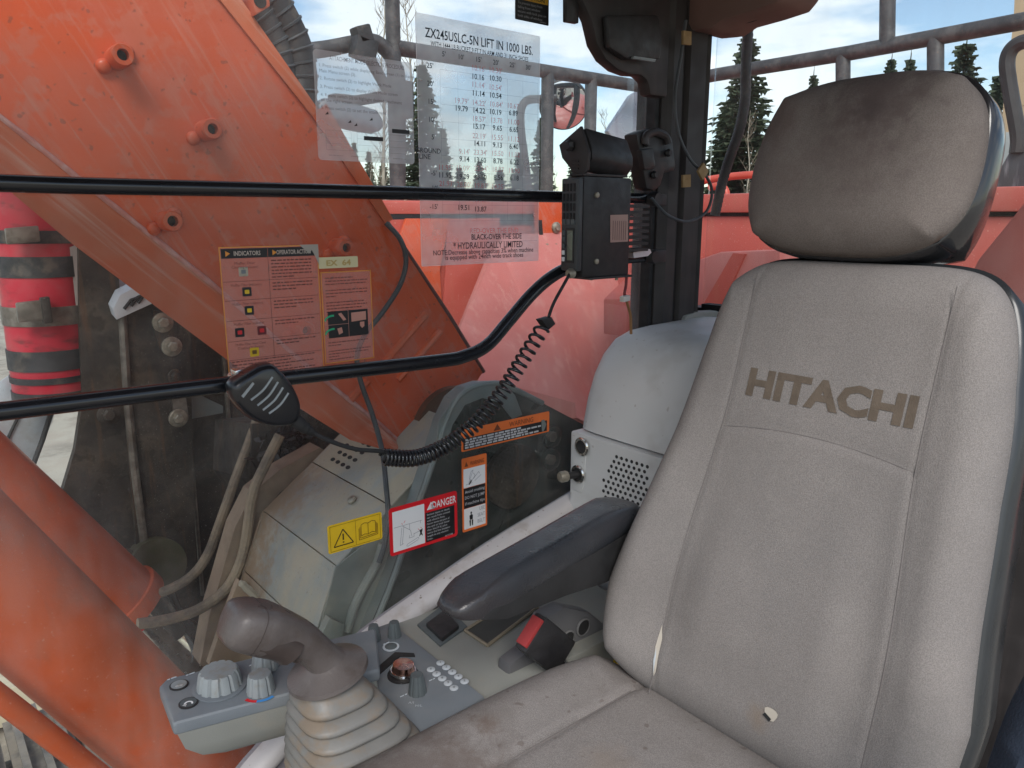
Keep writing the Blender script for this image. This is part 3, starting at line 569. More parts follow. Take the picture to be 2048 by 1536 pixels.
ye = Sticker('manual_sticker', ((654, 1054), (765, 1081)), 'yellow sticker with warning triangle and open book symbols', YELLOW_P, .004)
ye.z0 = PY(658, 1109, YS).z; ye.z1 = PY(653, 1053, YS).z
for c in list(ye.t.children): bpy.data.objects.remove(c)
ye.sheet(0, 0, 1, 1, YELLOW_P, 'backing', .004, th=.0004)
m = MB()
for a_, b_ in (((.04, .06), (.96, .06)), ((.96, .06), (.96, .94)), ((.96, .94), (.04, .94)), ((.04, .94), (.04, .06)), ((.5, .06), (.5, .94))): ye.ln(m, *a_, *b_, .0006)
ye.done(m, 'frame_lines', BROWN_P)
m = MB()
tri = [(.27, .24), (.45, .80), (.10, .80)]
for a_, b_ in zip(tri, tri[1:]+tri[:1]): ye.ln(m, *a_, *b_, .0017)
ye.ln(m, .27, .40, .27, .62, .0024); ye.ln(m, .27, .68, .27, .72, .0028); ye.done(m, 'warning_triangle', BLACK_P)
m = MB()
bk = [(.60, .28), (.66, .23), (.73, .27), (.80, .22), (.87, .26), (.87, .66), (.80, .62), (.73, .67), (.66, .63), (.60, .68)]
for a_, b_ in list(zip(bk, bk[1:]+bk[:1]))+[((.73, .27), (.73, .67)), ((.58, .34), (.58, .74)), ((.56, .38), (.56, .80)), ((.89, .32), (.89, .70)), ((.91, .36), (.91, .76)), ((.56, .80), (.91, .76)), ((.58, .74), (.89, .71))]: ye.ln(m, *a_, *b_, .0010)
ye.done(m, 'open_book', BROWN_P)

da = Sticker('danger_sticker', ((777, 1018), (915, 1071)), 'red bordered danger sticker with machine and power line drawing', RED_P, .006)
m = MB(); da.sheet(.045, .09, .50, .93, WHITE_P, 'picture_panel', lev=1); da.sheet(.515, .30, .955, .93, BLACK_P, 'text_panel', lev=1)
m = MB(); da.tx(m, 'DANGER', .80, .17, .155, .36, bold=.01); da.poly(m, [(.535, .245), (.60, .085), (.665, .245)]); da.done(m, 'heading', WHITE_P)
m = MB(); da.ln(m, .60, .13, .60, .19, .0012, 3); da.ln(m, .60, .205, .60, .225, .0013, 3); da.done(m, 'exclamation_mark', RED_P)
m = MB()
for k, s_ in enumerate(['Serious injury or death', 'can result from contact', 'with electric lines.', 'Never move any part of', 'the unit or load closer', 'than 3m(10 ft.) plus', 'twice the line insulator', 'length to any electric', 'lines.']):
    da.tx(m, s_, .535, .345+k*.066, .040, (.34, .35, .27, .34, .34, .30, .35, .32, .08)[k], align='L', bold=.006)
da.tx(m, '4673938', .86, .915, .035, .12); da.done(m, 'lettering', M('grey_white_print', (.5, .51, .53), .5))
m = MB()
for a_, b_ in [((.06, .42), (.46, .42)), ((.18, .43), (.29, .56)), ((.29, .56), (.31, .70)), ((.20, .44), (.17, .80)), ((.17, .46), (.14, .82)), ((.14, .82), (.19, .80)), ((.27, .72), (.34, .72)), ((.34, .72), (.34, .64)), ((.27, .72), (.28, .66)), ((.24, .84), (.40, .76)), ((.24, .89), (.40, .81)), ((.40, .76), (.41, .80)), ((.24, .84), (.23, .88)), ((.28, .42), (.28, .54)), ((.44, .42), (.44, .48)), ((.34, .66), (.46, .62))]: da.ln(m, *a_, *b_, .0008)
da.done(m, 'line_drawing', M('grey_line_print', (.25, .26, .3), .6))
m = MB(); da.poly(m, [(.42, .62), (.47, .60), (.455, .68), (.47, .76), (.44, .72), (.41, .76), (.43, .68)]); da.done(m, 'figure', BLACK_P)
m = MB()
for a_, b_ in [((.17, .36), (.18, .40)), ((.20, .37), (.22, .33)), ((.40, .58), (.42, .61)), ((.44, .56), (.45, .59))]: da.ln(m, *a_, *b_, .0009)
da.done(m, 'spark_marks', RED_P)

wa = Sticker('warning_strip', ((922, 861), (1098, 867)), 'wide orange warning strip sticker with four lines of text', ORANGE_P, .003)
for c in list(wa.t.children): bpy.data.objects.remove(c)
wa.z1 = PY(922, 860, YS).z; wa.z0 = PY(925, 904, YS).z; wa.sheet(0, 0, 1, 1, ORANGE_P, 'backing', .003, th=.0004)
wa.sheet(.02, .42, .97, .93, BLACK_P, 'text_panel', lev=1)
m = MB(); wa.tx(m, 'WARNING', .66, .22, .24, .28); wa.poly(m, [(.345, .36), (.385, .07), (.425, .36)]); wa.done(m, 'heading', M('brown_heading_print', (.18, .05, .02), .5))
m = MB()
for j, w_ in enumerate([.62, .86, .70, .84]): wa.fine(m, .035, .54+j*.115, w_, .0034, 70+j)
wa.done(m, 'lettering', M('grey_white_print', (.5, .51, .53), .5))
m = MB(); wa.poly(m, [(.895, .36), (.93, .34), (.96, .60), (.925, .92), (.905, .90)], 3); wa.done(m, 'scraped_patch', M('scraped_grey', (.17, .19, .18), .7))

be = Sticker('seat_belt_sticker', ((923, 918), (974, 1050)), 'tall narrow orange warning sticker showing a seat belt figure', ORANGE_P, .003)
be.sheet(.06, .145, .93, .40, WHITE_P, 'tipping_picture', lev=1); be.sheet(.06, .405, .93, .68, BLACK_P, 'text_panel', lev=1); be.sheet(.06, .685, .93, .965, WHITE_P, 'belt_picture', lev=1)
m = MB(); be.tx(m, 'WARNING', .60, .085, .055, .56, bold=.01); be.poly(m, [(.10, .115), (.17, .05), (.24, .115)]); be.done(m, 'heading', M('brown_heading_print', (.18, .05, .02), .5))
m = MB()
for k, s_ in enumerate(['Avoid crushing', 'DO NOT JUMP', 'if machine tips']): be.tx(m, s_, .50, .455+k*.08, .042, .80, bold=.004)
be.done(m, 'lettering', M('grey_white_print', (.5, .51, .53), .5))
m = MB()
for k, s_ in enumerate(['USE', 'SEAT', 'BELT']): be.tx(m, s_, .90, .73+k*.085, .05, (.22, .30, .30)[k], align='R')
for a_, b_ in [((.35, .20), (.44, .18)), ((.44, .18), (.30, .30)), ((.35, .20), (.28, .28)), ((.28, .28), (.36, .33)), ((.36, .33), (.52, .26)), ((.52, .26), (.44, .22)), ((.44, .30), (.66, .22)), ((.66, .22), (.70, .25)), ((.50, .33), (.76, .27)), ((.30, .30), (.26, .35)), ((.14, .36), (.40, .35))]: be.ln(m, *a_, *b_, .0009)
be.done(m, 'line_drawing', M('grey_line_print', (.25, .26, .3), .6))
m = MB(); be.poly(m, [(.30, .755), (.34, .735), (.38, .755), (.34, .78)]); be.poly(m, [(.27, .79), (.34, .775), (.41, .79), (.40, .85), (.28, .85)]); be.poly(m, [(.26, .855), (.33, .855), (.32, .935), (.28, .935)]); be.poly(m, [(.36, .855), (.42, .855), (.41, .935), (.37, .935)]); be.poly(m, [(.25, .36), (.36, .30), (.38, .33), (.29, .37)]); be.done(m, 'figure', BLACK_P)
# ------------------------------------------------------------------ heater cover behind the seat
hv = thing('heater_cover', (1.2, .58, -.8), 'off-white moulded cover with sockets and speaker holes behind the seat', 'cover')
def prof_y(prof, y0, y1): return MB().prism([V((x, y0, z)) for x, z in prof], (0, y1-y0, 0))
upper = [(1.052, -.424), (1.066, -.36), (1.085, -.31), (1.110, -.272), (1.145, -.243), (1.19, -.229), (1.26, -.224), (1.42, -.220), (1.42, -.424)]
up_r = []
for y, k in ((.50, 1.), (.95, 1.), (1.02, .995), (1.05, .985), (1.068, .965), (1.075, .93)):
    cx, cz = 1.42, -.424
    up_r.append([V((cx+(x-cx)*k, y, cz+(z-cz)*k)) for x, z in upper])
MB().loft(up_r).build('upper_cover', OFFWHITE, hv, bevel=.0, ang=40)
MB().box((1.040, .50, -.95), (1.41, 1.078, -.428)).build('lower_panel', OFFWHITE, hv, bevel=.006)
def socket(c, nm, lab, plug):
    s_ = MB().lathe([(.019, 0), (.019, .003), (.0165, .005), (.0135, .005), (.0135, -.012)], c, (-1, 0, 0), 28).build(nm, CHROME, hv)
    MB().lathe([(.0132, 0), (.0132, .001)], c+V((-.0005, 0, 0)), (-1, 0, 0), 20).build('socket_bore', BLACK_SOFT, s_)
    if plug:
        MB().tube([c, c+V((-.028, .006, .0))], .0075, 14).build('lighter_stem', BLACK_PL, s_)
        MB().lathe([(.010, 0), (.0115, .003), (.0115, .014), (.0095, .018)], c+V((-.026, .006, 0)), (-1, .2, 0), 20).build('lighter_knob', ZINC, s_)
pc = MB().prism([V((1.0385, y, z)) for y, z in [(1.072, -.435), (1.036, -.433), (1.030, -.445), (1.036, -.535), (1.042, -.552), (1.070, -.552)]], (.004, 0, 0)).build('socket_plate', OFFWHITE, hv, bevel=.0015)
socket(PX(1165, 893, 1.037), 'power_socket', '', False); socket(PX(1157, 948, 1.037), 'lighter_socket', '', True)
gh = MB()
for i in range(9):
    for j in range(22):
        y = .975-i*.0128+(.0064 if j % 2 else 0); z = -.452-j*.0112
        if (i == 0 and j < 5) or (i == 1 and j < 2): continue
        gh.lathe([(.0036, 0), (.0036, .0006)], V((1.0398, y, z)), (-1, 0, 0), 8)
gh.build('speaker_holes', BLACK_SOFT, hv, kind='stuff')
MB().prism(py([(1372, 632), (1392, 624), (1440, 622), (1440, 660), (1366, 650)], 1.045), (0, .03, 0)).build('rear_cover_cap', GREY_WARM, hv, bevel=.006)

# ------------------------------------------------------------------ operator's seat
BO = V((.80, .466, -.690)); BU = V((.28, 0, 1)).normalized(); BN = V((-1, 0, .28)).normalized(); BL = .655
FAB = dict(rough=.95, var=.07, vs=5, bump=.5, bs=900, spec=.1, grain=(820, .46))
seat = thing('operator_seat', (.62, .485, -1.3), 'worn taupe cloth operator seat with headrest and brand lettering', 'seat')
def loc(p): return tuple(V(p)-ORG['operator_seat'])
HWT = [(-1, .262), (-.8, .274), (-.55, .272), (-.2, .247), (.2, .221), (.6, .203), (1, .194)]
def hwb(b): return interp(HWT, b)
def hwn(b): return hwb(b)-.036*sstep(.55, -.7, b)-.012
def seam_g(d, w=.004): return math.exp(-(d/w)**2)
def bfront(a, b):
    h = hwb(b) if a >= 0 else hwn(b); y = a*h; low = sstep(.45, -.5, b)
    d = .052+(.030 if a > 0 else .010)*low*sstep(.45, .95, abs(a))+.005*sstep(.5, .95, abs(a))
    d += .012*math.exp(-((b+.45)/.35)**2)*(1-sstep(.3, .6, abs(a)))               # lumbar swell
    ys = .126+.02*low
    inn = sstep(ys+.012, ys-.012, abs(y))
    hh = b*.5+.5
    arch = .645-.02*(abs(y)/.13)**2
    pan = sstep(arch+.012, arch-.012, hh)*inn
    d += .002*pan
    d -= .0016*seam_g(abs(y)-ys, .004)
    if abs(y) < ys: d -= .002*seam_g((hh-arch)*BL, .005)
    # worn hole low on the back
    return d
fabric = M('taupe_seat_cloth', (.268, .246, .234), **FAB, bump2=(.12, 20), dust=((.228, .213, .205), .5, 6, .45, .7), dust2=((.30, .278, .262), .5, 11, .5, .72),
           spots=[(loc(BO+BN*.05+BU*.07+V((0, -.02, 0))), .025, (.22, .16, .11), .45), (loc(PX(1310, 1110, .80)), .010, (.16, .11, .08), .6)])
b = MB(); OB = BO+BU*(BL/2)
pillow(b, 118, 130, hwb, BL/2, bfront, lambda a, c: .02, OB, (0, 1, 0), BU, BN, n=6., edge=.22, near=hwn)
back_o = weld(b.build('backrest', fabric, seat, ang=60))
shell = M('black_seat_shell', (.022, .025, .028), .33, var=.2, vs=6, coat=.15)
b = MB(); pillow(b, 40, 44, lambda c: hwb(c)+.006, BL/2+.004, lambda a, c: .004, lambda a, c: .115, OB-BN*.004, (0, 1, 0), BU, BN, n=6., edge=.10, near=lambda c: hwn(c)+.006)
weld(b.build('back_shell', shell, seat, ang=60))
def on_back(y, s):   # y across, s height along the back
    bb = (s/BL)*2-1; a = y/(hwb(bb) if y >= 0 else hwn(bb)); return BO+BU*s+V((0, y, 0))+BN*bfront(a, bb)
# brand lettering woven into the cloth
vs, fs = text2d('HITACHI', .045); bm = bmesh.new()
xa = min(p[0] for p in vs); xb = max(p[0] for p in vs); TW = .218; TH = .034; SC = .460
bvs = [bm.verts.new((p[0], p[1], 0)) for p in vs]
for f in fs: bm.faces.new([bvs[i] for i in f])
for _ in range(3): bmesh.ops.subdivide_edges(bm, edges=[e for e in bm.edges if e.calc_length() > .12], cuts=1, use_grid_fill=False)
bmesh.ops.triangulate(bm, faces=bm.faces)
bm.verts.index_update()
lm = MB(); lm.v = [on_back(TW/2-(p.co.x-xa)/(xb-xa)*TW-.006, SC+p.co.y/.7*TH)+BN*.0009 for p in bm.verts]; lm.f = [tuple(v.index for v in f.verts) for f in bm.faces]; bm.free()
lm.build('brand_lettering', M('dark_taupe_weave', (.135, .108, .085), .95, var=.1, vs=60, bump=.4, bs=900, spec=.1), seat, smooth=False)
# seam stitching, tear and hole
for sg in (-1, 1):
    ln = []
    for k in range(60):
        s = .02+k*(BL*.95-.02)/59; bb = s/BL*2-1; low = sstep(.45, -.5, bb); ln.append(on_back(sg*(.126+.02*low), s)+BN*.0004)
    MB().tube(ln, .0006, 5).build('seam', FABRIC_STITCH, seat)
ln = [on_back(-.126+.252*k/30, BL*(.645-.02*((-.126+.252*k/30)/.13)**2))+BN*.0004 for k in range(31)]
MB().tube(ln, .0006, 5).build('seam', FABRIC_STITCH, seat)
def flat_patch(pts, nm, mt, lift=.0012):
    c = [on_back(y, s)+BN*lift for y, s in pts]
    return MB().add(c, [tuple(range(len(c)))]).build(nm, mt, seat, smooth=False)
foam = M('torn_foam', (.52, .47, .40), .9); pale = M('torn_lining', (.46, .50, .53), .8)
flat_patch([(.1485, .118), (.150, .102), (.151, .085), (.149, .062), (.1445, .045), (.142, .052), (.144, .075), (.1435, .10)], 'tear', foam)
flat_patch([(.1495, .085), (.1495, .066), (.1455, .048), (.1475, .075)], 'tear_lining', pale, .0018)
flat_patch([(-.034+.0085*math.cos(q)*(1+.18*math.sin(3*q)), .082+.009*math.sin(q)*(1+.15*math.cos(2*q))) for q in [k*.449 for k in range(14)]], 'worn_hole', foam)
flat_patch([(-.024, .077), (-.034, .0725), (-.036, .077), (-.027, .081)], 'hole_gap', BLACK_SOFT, .0018)
# headrest
HO = PX(1716, 335, .985)
hst = [(HO+V((-.02, -.030, .085)), .085, (.07, .05, .05), .6), (HO+V((-.02, -.022, .060)), .032, (.05, .04, .042), .65), (HO+V((-.02, -.02, .02)), .10, (.11, .085, .08), .5), (HO+V((-.02, .10, .06)), .045, (.12, .085, .075), .5), (HO+V((-.02, .06, -.02)), .06, (.14, .10, .09), .4), (HO+V((-.02, -.02, -.02)), .06, (.13, .10, .09), .35), (HO+V((-.02, -.115, -.083)), .018, (.10, .05, .03), .6), (HO+V((-.02, .07, -.09)), .02, (.15, .10, .07), .5)]
hfab = M('stained_shaded_headrest_cloth', (.215, .186, .17), **FAB, dust=((.165, .14, .125), .6, 9, .42, .66), spots=[(loc(c), r, cc_, am) for c, r, cc_, am in hst])  # stains are real; the cloth base is darkened for shade on the headrest
b = MB(); pillow(b, 60, 50, lambda c: .144+.004*(1-c*c)-.006*max(0, c), .117, lambda a, c: .040+.010*(1-a*a)*(1-c*c), lambda a, c: .010, HO, (0, 1, 0), BU, BN, n=3.1, edge=.42)
weld(b.build('headrest', hfab, seat, ang=70))
b = MB(); pillow(b, 40, 36, lambda c: .148, .120, lambda a, c: .002, lambda a, c: .095, HO-BN*.002, (0, 1, 0), BU, BN, n=3.1, edge=.16)
weld(b.build('headrest_shell', M('glossy_black_shell', (.02, .02, .022), .18, var=.15, vs=6, coat=.4), seat, ang=60))
for sg in (-1, 1): MB().tube([HO+V((.03, sg*.05, -.17)), HO+V((.02, sg*.05, -.08))], .006, 10).build('headrest_post', CHROME, seat)
# cushion
CO = V((.50, .488, -.714))
def cfront(a, c):
    y = a*.294; x = c
    d = .055+.016*sstep(.5, .9, abs(a))-.010*sstep(.2, -1, c)
    ys = .150
    d -= .005*seam_g(abs(y)-ys, .0045)
    return d
cst = [((.40, .68, -.66), .16, (.13, .105, .095), .75), ((.34, .62, -.66), .14, (.12, .10, .09), .7), ((.47, .64, -.66), .07, (.16, .13, .115), .6), ((.53, .70, -.66), .03, (.14, .10, .08), .55), ((.66, .47, -.66), .03, (.17, .14, .13), .5), ((.50, .58, -.66), .05, (.2, .16, .14), .5), ((.6, .55, -.66), .06, (.27, .22, .18), .4)]
cfab = M('stained_cushion_cloth', (.268, .246, .234), **FAB, bump2=(.15, 20), dust=((.195, .172, .158), .55, 10, .45, .68), fleck=((.11, .08, .065), 22, .5), spots=[(loc(c), r, cc_, am) for c, r, cc_, am in cst])
b = MB(); pillow(b, 70, 80, lambda c: .294, .325, cfront, lambda a, c: .10, CO, (0, 1, 0), (1, 0, 0), (0, 0, 1), n=5., edge=.30)
weld(b.build('cushion', cfab, seat, ang=60))
def on_cush(x, y): return V((x, y, CO.z+cfront((y-CO.y)/.294, (x-CO.x)/.325)+.0006))
MB().tube([on_cush(.24+k*.018, CO.y+.150) for k in range(29)], .0009, 5).build('seam', FABRIC_STITCH, seat)
MB().tube([on_cush(.24+k*.018, CO.y-.150) for k in range(29)], .0009, 5).build('seam', FABRIC_STITCH, seat)
MB().box((.28, .30, -1.30), (.80, .68, -.80)).build('suspension_base', BLACK_SOFT, seat, bevel=.02)
# armrest, part of the seat
A0 = V((.672, .736, -.460)); AR = V((.37, .055, .022)).normalized(); AN = V((0, 0, 1)); AW = V((-AR.y, AR.x, 0)).normalized()
b = MB(); pillow(b, 24, 60, lambda c: .036+.007*max(0, c), .200, lambda a, c: .022, lambda a, c: .030, A0, AW, AR, AN, n=4., edge=.55)
weld(b.build('armrest', VINYL, seat, ang=70))
low = [A0+AR*s+V((0, 0, z)) for s, z in [(-.17, -.018), (-.12, -.040), (.0, -.062), (.10, -.085), (.20, -.092), (.24, -.02), (.2, -.004), (-.15, -.004)]]
MB().prism([p-AW*.032 for p in low], AW*.064).build('armrest_support', BLACK_SOFT, seat, bevel=.008)

# ------------------------------------------------------------------ right-hand console
co = thing('side_console', (.55, .93, -1.2), 'grey plastic side console with knobs, key pad and push buttons', 'console')
zc = -.69
top = [PZ(u, v, zc) for u, v in [(838, 1466), (962, 1388), (793, 1243), (690, 1278)]]
main = [V((.44, .782, zc)), V((.598, .79, zc)), V((.600, 1.062, zc)), V((.42, 1.068, zc)), V((.40, .90, zc))]
MB().prism(main, (0, 0, -.05)).build('control_panel', GREY_PANEL, co, bevel=.004)
MB().prism([p+V((0, .004, -.05)) for p in main], (0, 0, -.4)).build('pedestal', GREY_WARM, co)
MB().prism([V((.603, .795, -.702)), V((.99, .80, -.702)), V((.99, 1.07, -.702)), V((.603, 1.07, -.702))], (0, 0, -.30)).build('rear_panel', GREY_WARM, co, bevel=.003)
# recess frame and switch plate on the rear panel
rc = [PZ(u, v, -.700) for u, v in [(930, 1262), (975, 1292), (1075, 1216), (1040, 1192)]]
MB().prism(rc, (0, 0, -.0015)).build('storage_recess', M('recess_dark', (.06, .06, .055), .8), co, smooth=False)
rim = MB(); 
for p, q in zip(rc, rc[1:]+rc[:1]): rim.tube([p+V((0, 0, .001)), q+V((0, 0, .001))], .003, 6)
rim.build('recess_rim', M('tan_worn_rim', (.25, .21, .15), .7), co)
MB().prism([PZ(u, v, -.698) for u, v in [(834, 1248), (880, 1290), (935, 1252), (890, 1205)]], (0, 0, -.006)).build('switch_plate', KNOB, co, bevel=.002)
MB().prism([PZ(u, v, -.690) for u, v in [(852, 1246), (884, 1276), (918, 1250), (890, 1218)]], (0, 0, -.008)).build('rocker_switch', BLACK_PL, co, bevel=.002)
# slim raised far strip and dark slot on the panel
MB().prism([PZ(u, v, zc+.002) for u, v in [(742, 1345), (754, 1352), (800, 1312), (830, 1312), (828, 1306), (790, 1304)]], (0, 0, -.003)).build('dark_slot', BLACK_SOFT, co)
def knob(parent, c, r, h, mat, nm='knob', flutes=10, taper=.82, pointer=True, axis=(0, 0, 1)):
    k = MB().lathe([(r*1.02, 0), (r, h*.1), (r*taper*1.03, h*.82), (r*taper*.92, h), (.0, h*1.01)], c, axis, flutes*5, flute=5, fl_amt=.10).build(nm, mat, parent, ang=30)
    return k
for (u, v, r, h) in [(737, 1313, .0125, .026), (748, 1279, .0115, .026), (789, 1272, .0115, .026), (835, 1385, .0135, .030)]: knob(co, PZ(u, v, zc), r, h, KNOB, flutes=7, taper=.74)
kp = PZ(782, 1294, zc+.0006)
MB().lathe([(.0135, 0), (.0135, .001), (.010, .0012), (.010, .0004)], kp, (0, 0, 1), 28).build('push_button_ring', M('pale_ring_print', (.48, .52, .56), .5), co)
MB().lathe([(.0098, 0), (.0098, .002), (.008, .003), (0, .003)], kp, (0, 0, 1), 28).build('push_button', KNOB, co)
ek = PZ(806, 1350, zc)
MB().lathe([(.024, 0), (.024, .002), (.021, .003)], ek, (0, 0, 1), 32).build('key_switch_well', BLACK_PL, co)
MB().lathe([(.0185, .002), (.0195, .006), (.0175, .011), (.0165, .014), (.0160, .019), (0, .0205)], ek, (.05, -.05, 1), 32).build('key_switch', COPPER, co, ang=25)
MB().lathe([(.0200, .004), (.0208, .007), (.0195, .010)], ek, (.05, -.05, 1), 32).build('key_switch_ring', CHROME, co)
# keypad, 2 x 5 pads
ka = PZ(881, 1327, zc); kb_ = PZ(929, 1364, zc); kc = PZ(862, 1340, zc); kd = PZ(908, 1377, zc)
for r in range(2):
    p0, p1 = ((ka, kb_), (kc, kd))[r]
    for k in range(5):
        p = p0.lerp(p1, k/4)
        pad = MB().lathe([(.0066, 0), (.0066, .0012), (.0055, .0018), (0, .0019)], p+V((0, 0, .0004)), (0, 0, 1), 18).build('keypad_button', M('pale_keypad_print', (.50, .54, .57), .5), co)
        m = MB(); put_text(m, '1234567890'[r*5+k], p+V((0, 0, .0026)), V((.77, -.63, 0)), V((.63, .77, 0)), .005); m.build('digit', KNOB, pad, smooth=False)
m = MB()
for (u, v, s_) in [(822, 1405, 'A/I'), (838, 1411, 'H/L'), (803, 1366, 'E')]: put_text(m, s_, PZ(u, v, zc+.0008), V((.77, -.63, 0)), V((.63, .77, 0)), .005)
for (u, v) in [(722, 1330), (718, 1312), (766, 1290), (722, 1285), (858, 1363), (800, 1395)]: noisy_line(m, PZ(u, v, zc+.0008), .012, .0018, random.Random(u))
m.build('panel_print', M('pale_keypad_print', (.50, .54, .57), .5), co, smooth=False, kind='stuff')
# front pod
pt = [PZ(u, v, -.64) for u, v in [(345, 1447), (560, 1391), (760, 1338), (752, 1255), (560, 1300), (332, 1356), (317, 1372)]]
pod_c = sum(pt, V())/len(pt)
MB().prism(pt, (0, 0, -.020)).build('pod_top', GREY_PANEL, co, bevel=.006, seg=3)
rings = [[pod_c+(p-pod_c)*k+V((sh, 0, z)) for p in pt] for k, z, sh in ((.965, -.019, 0), (.95, -.045, .006), (.88, -.066, .018), (.74, -.080, .03))]
MB().loft(rings).build('pod_body', GREY_WARM, co, bevel=.0, ang=50)
zp = -.6396
ring_p = M('pale_ring_print', (.48, .52, .56), .5)
for (u, v) in [(358, 1371), (377, 1407)]:
    MB().lathe([(.0125, 0), (.0125, .0014), (.0108, .0018)], PZ(u, v, zp), (0, 0, 1), 28).build('push_button_ring', BLACK_PL, co)
    MB().lathe([(.0104, 0), (.0104, .0022), (.0, .0024)], PZ(u, v, zp), (0, 0, 1), 24).build('push_button', KNOB_LIGHT if v < 1400 else KNOB, co)
m = MB(); c = PZ(377, 1407, zp+.003)
for k in range(10): a = R_(200-k*24); q = R_(200-(k+1)*24); m.add([c+V((math.cos(a)*r, math.sin(a)*r, 0)) for r in (.0035, .006)]+[c+V((math.cos(q)*r, math.sin(q)*r, 0)) for r in (.006, .0035)], [(0, 1, 2, 3)])
m.add([c+V((-.0078, .001, 0)), c+V((-.0018, .001, 0)), c+V((-.0048, -.004, 0))], [(0, 1, 2)]); m.build('return_arrow', WHITE_P, co, smooth=False)
m = MB(); c = PZ(358, 1371, zp+.003); put_text(m, 'o=', c, V((.9, -.4, 0)), V((.4, .9, 0)), .006); m.build('wiper_symbol', WHITE_P, co, smooth=False)
bk = PZ(440, 1373, zp); MB().lathe([(.036, 0), (.036, .002), (.032, .003)], bk, (0, 0, 1), 40).build('dial_base', GREY_PANEL, co)
knob(co, bk, .0305, .026, KNOB_LIGHT, 'dial', 12, .86); knob(co, PZ(522, 1381, zp), .019, .026, KNOB_LIGHT, 'knob', 9, .84); knob(co, PZ(530, 1335, zp), .019, .024, KNOB_LIGHT, 'knob', 9, .84)
for nm, c_, a0, a1 in (('hot_arc', RED_P, 195, 235), ('cold_arc', BLUE_P, 235, 290)):
    m = MB(); c = PZ(522, 1381, zp+.0006)
    for k in range(6):
        a = R_(a0+(a1-a0)*k/6); q = R_(a0+(a1-a0)*(k+1)/6); m.add([c+V((math.cos(a)*r, math.sin(a)*r, 0)) for r in (.0215, .0265)]+[c+V((math.cos(q)*r, math.sin(q)*r, 0)) for r in (.0265, .0215)], [(0, 1, 2, 3)])
    m.build(nm, c_, co, smooth=False)
m = MB()
for (u, v) in [(335, 1361), (372, 1352), (388, 1382), (392, 1390), (498, 1333), (506, 1343), (494, 1386)]: noisy_line(m, PZ(u, v, zp+.0008), .012, .0018, random.Random(u))
m.build('pod_print', ring_p, co, smooth=False, kind='stuff')

# ------------------------------------------------------------------ joystick
js = thing('joystick', (.42, .83, -.8), 'grey-brown joystick with curved grip and pleated rubber boot', 'joystick')
YJ = .835
def sq(c, hx, hy, n=40, e=3.2, rot=0.):
    out = []
    for k in range(n):
        a = 2*math.pi*k/n; ca_, sa = math.cos(a), math.sin(a)
        r = 1/((abs(ca_)**e+abs(sa)**e)**(1/e)); out.append(V(c)+V((ca_*r*hx, sa*r*hy, 0)))
    return out
C1 = PY(655, 1362, YJ); C0 = V((.425, YJ-.02, -.752))
rings = [sq(C1+V((0, 0, .004)), .030, .030, e=2.2), sq(C1, .040, .040, e=2.4)]
NP = 8
for k in range(NP):
    t0 = k/NP; base = C1.lerp(C0, .08+t0*.92); r = .046+.048*t0**.85
    e = 3.2+2.6*t0
    rings.append(sq(base+V((0, 0, .004)), r*.90, r*.90, e=e)); rings.append(sq(base-V((0, 0, .001)), r*1.02, r*1.02, e=e)); rings.append(sq(base-V((0, 0, .0045)), r*1.07, r*1.07, e=e)); rings.append(sq(base-V((0, 0, .0085)), r*1.05, r*1.05, e=e)); rings.append(sq(base-V((0, 0, .012)), r*.93, r*.93, e=e))
rings.append(sq(C0+V((0, 0, -.03)), .10, .10, e=4))
MB().loft(rings).build('boot', GREY_BOOT, js, ang=75)
hb = [C0+V((x, y, z)) for x, y, z in [(-.112, -.108, -.012), (.105, -.108, -.012), (.105, .108, -.012), (-.112, .108, -.012)]]
hb2 = [C0+V((x, y, z)) for x, y, z in [(-.13, -.118, -.10), (.115, -.118, -.10), (.115, .118, -.10), (-.13, .118, -.10)]]
hb3 = [p+V((0, 0, -.45)) for p in hb2]
MB().loft([hb, hb2, hb3]).build('housing', GREY_WARM, js, bevel=.012, seg=3)
# collar and grip
CC = PY(655, 1340, YJ); ax = V((-.20, .04, 1)).normalized()
MB().lathe([(.014, .030), (.022, .020), (.036, .010), (.052, .002), (.053, -.003), (.047, -.007), (.0, -.007)], CC, ax, 36).build('collar', GRIP, js, ang=50)
gp = smooth_path([CC+ax*.006]+[PY(u, v, YJ) for u, v in [(628, 1306), (600, 1284), (566, 1270), (528, 1262), (492, 1256), (450, 1250)]], 5)
gr = [.030, .028, .0265, .0255, .025, .025, .025, .025, .0255, .026, .0265, .027, .0275, .028, .0285, .029, .030, .031, .032, .033, .034, .0345, .0345, .034, .0345, .034, .0335, .032, .030, .026, .018]
gr = [gr[min(len(gr)-1, round(i*(len(gr)-1)/(len(gp)-1)))]*.98 for i in range(len(gp))]
def sect(i, k=1.):
    t_ = (gp[min(i+1, len(gp)-1)]-gp[max(i-1, 0)]).normalized(); w_ = V((0, 1, 0)); h_ = w_.cross(t_).normalized(); h_ = h_ if h_.z > 0 else -h_
    f = i/(len(gp)-1); e = 2.3+2.0*sstep(.35, .7, f); hx = gr[i]*k*(1+.06*sstep(.4, .8, f)); hy = gr[i]*k*(1-.06*sstep(.5, .8, f)); out = []
    for q in range(32):
        a = 2*math.pi*q/32; ca_, sa = math.cos(a), math.sin(a); r = 1/((abs(ca_)**e+abs(sa)**e)**(1/e))
        sh = .80 if sa < 0 else 1.      # narrower underside
        out.append(gp[i]+w_*(ca_*r*hx*(1 if sa >= 0 else 1-.22*abs(sa)*sstep(.3, .6, f)))+h_*(sa*r*hy*sh))
    return out
MB().loft([sect(i) for i in range(len(gp))]).build('grip', GRIP, js, ang=55)
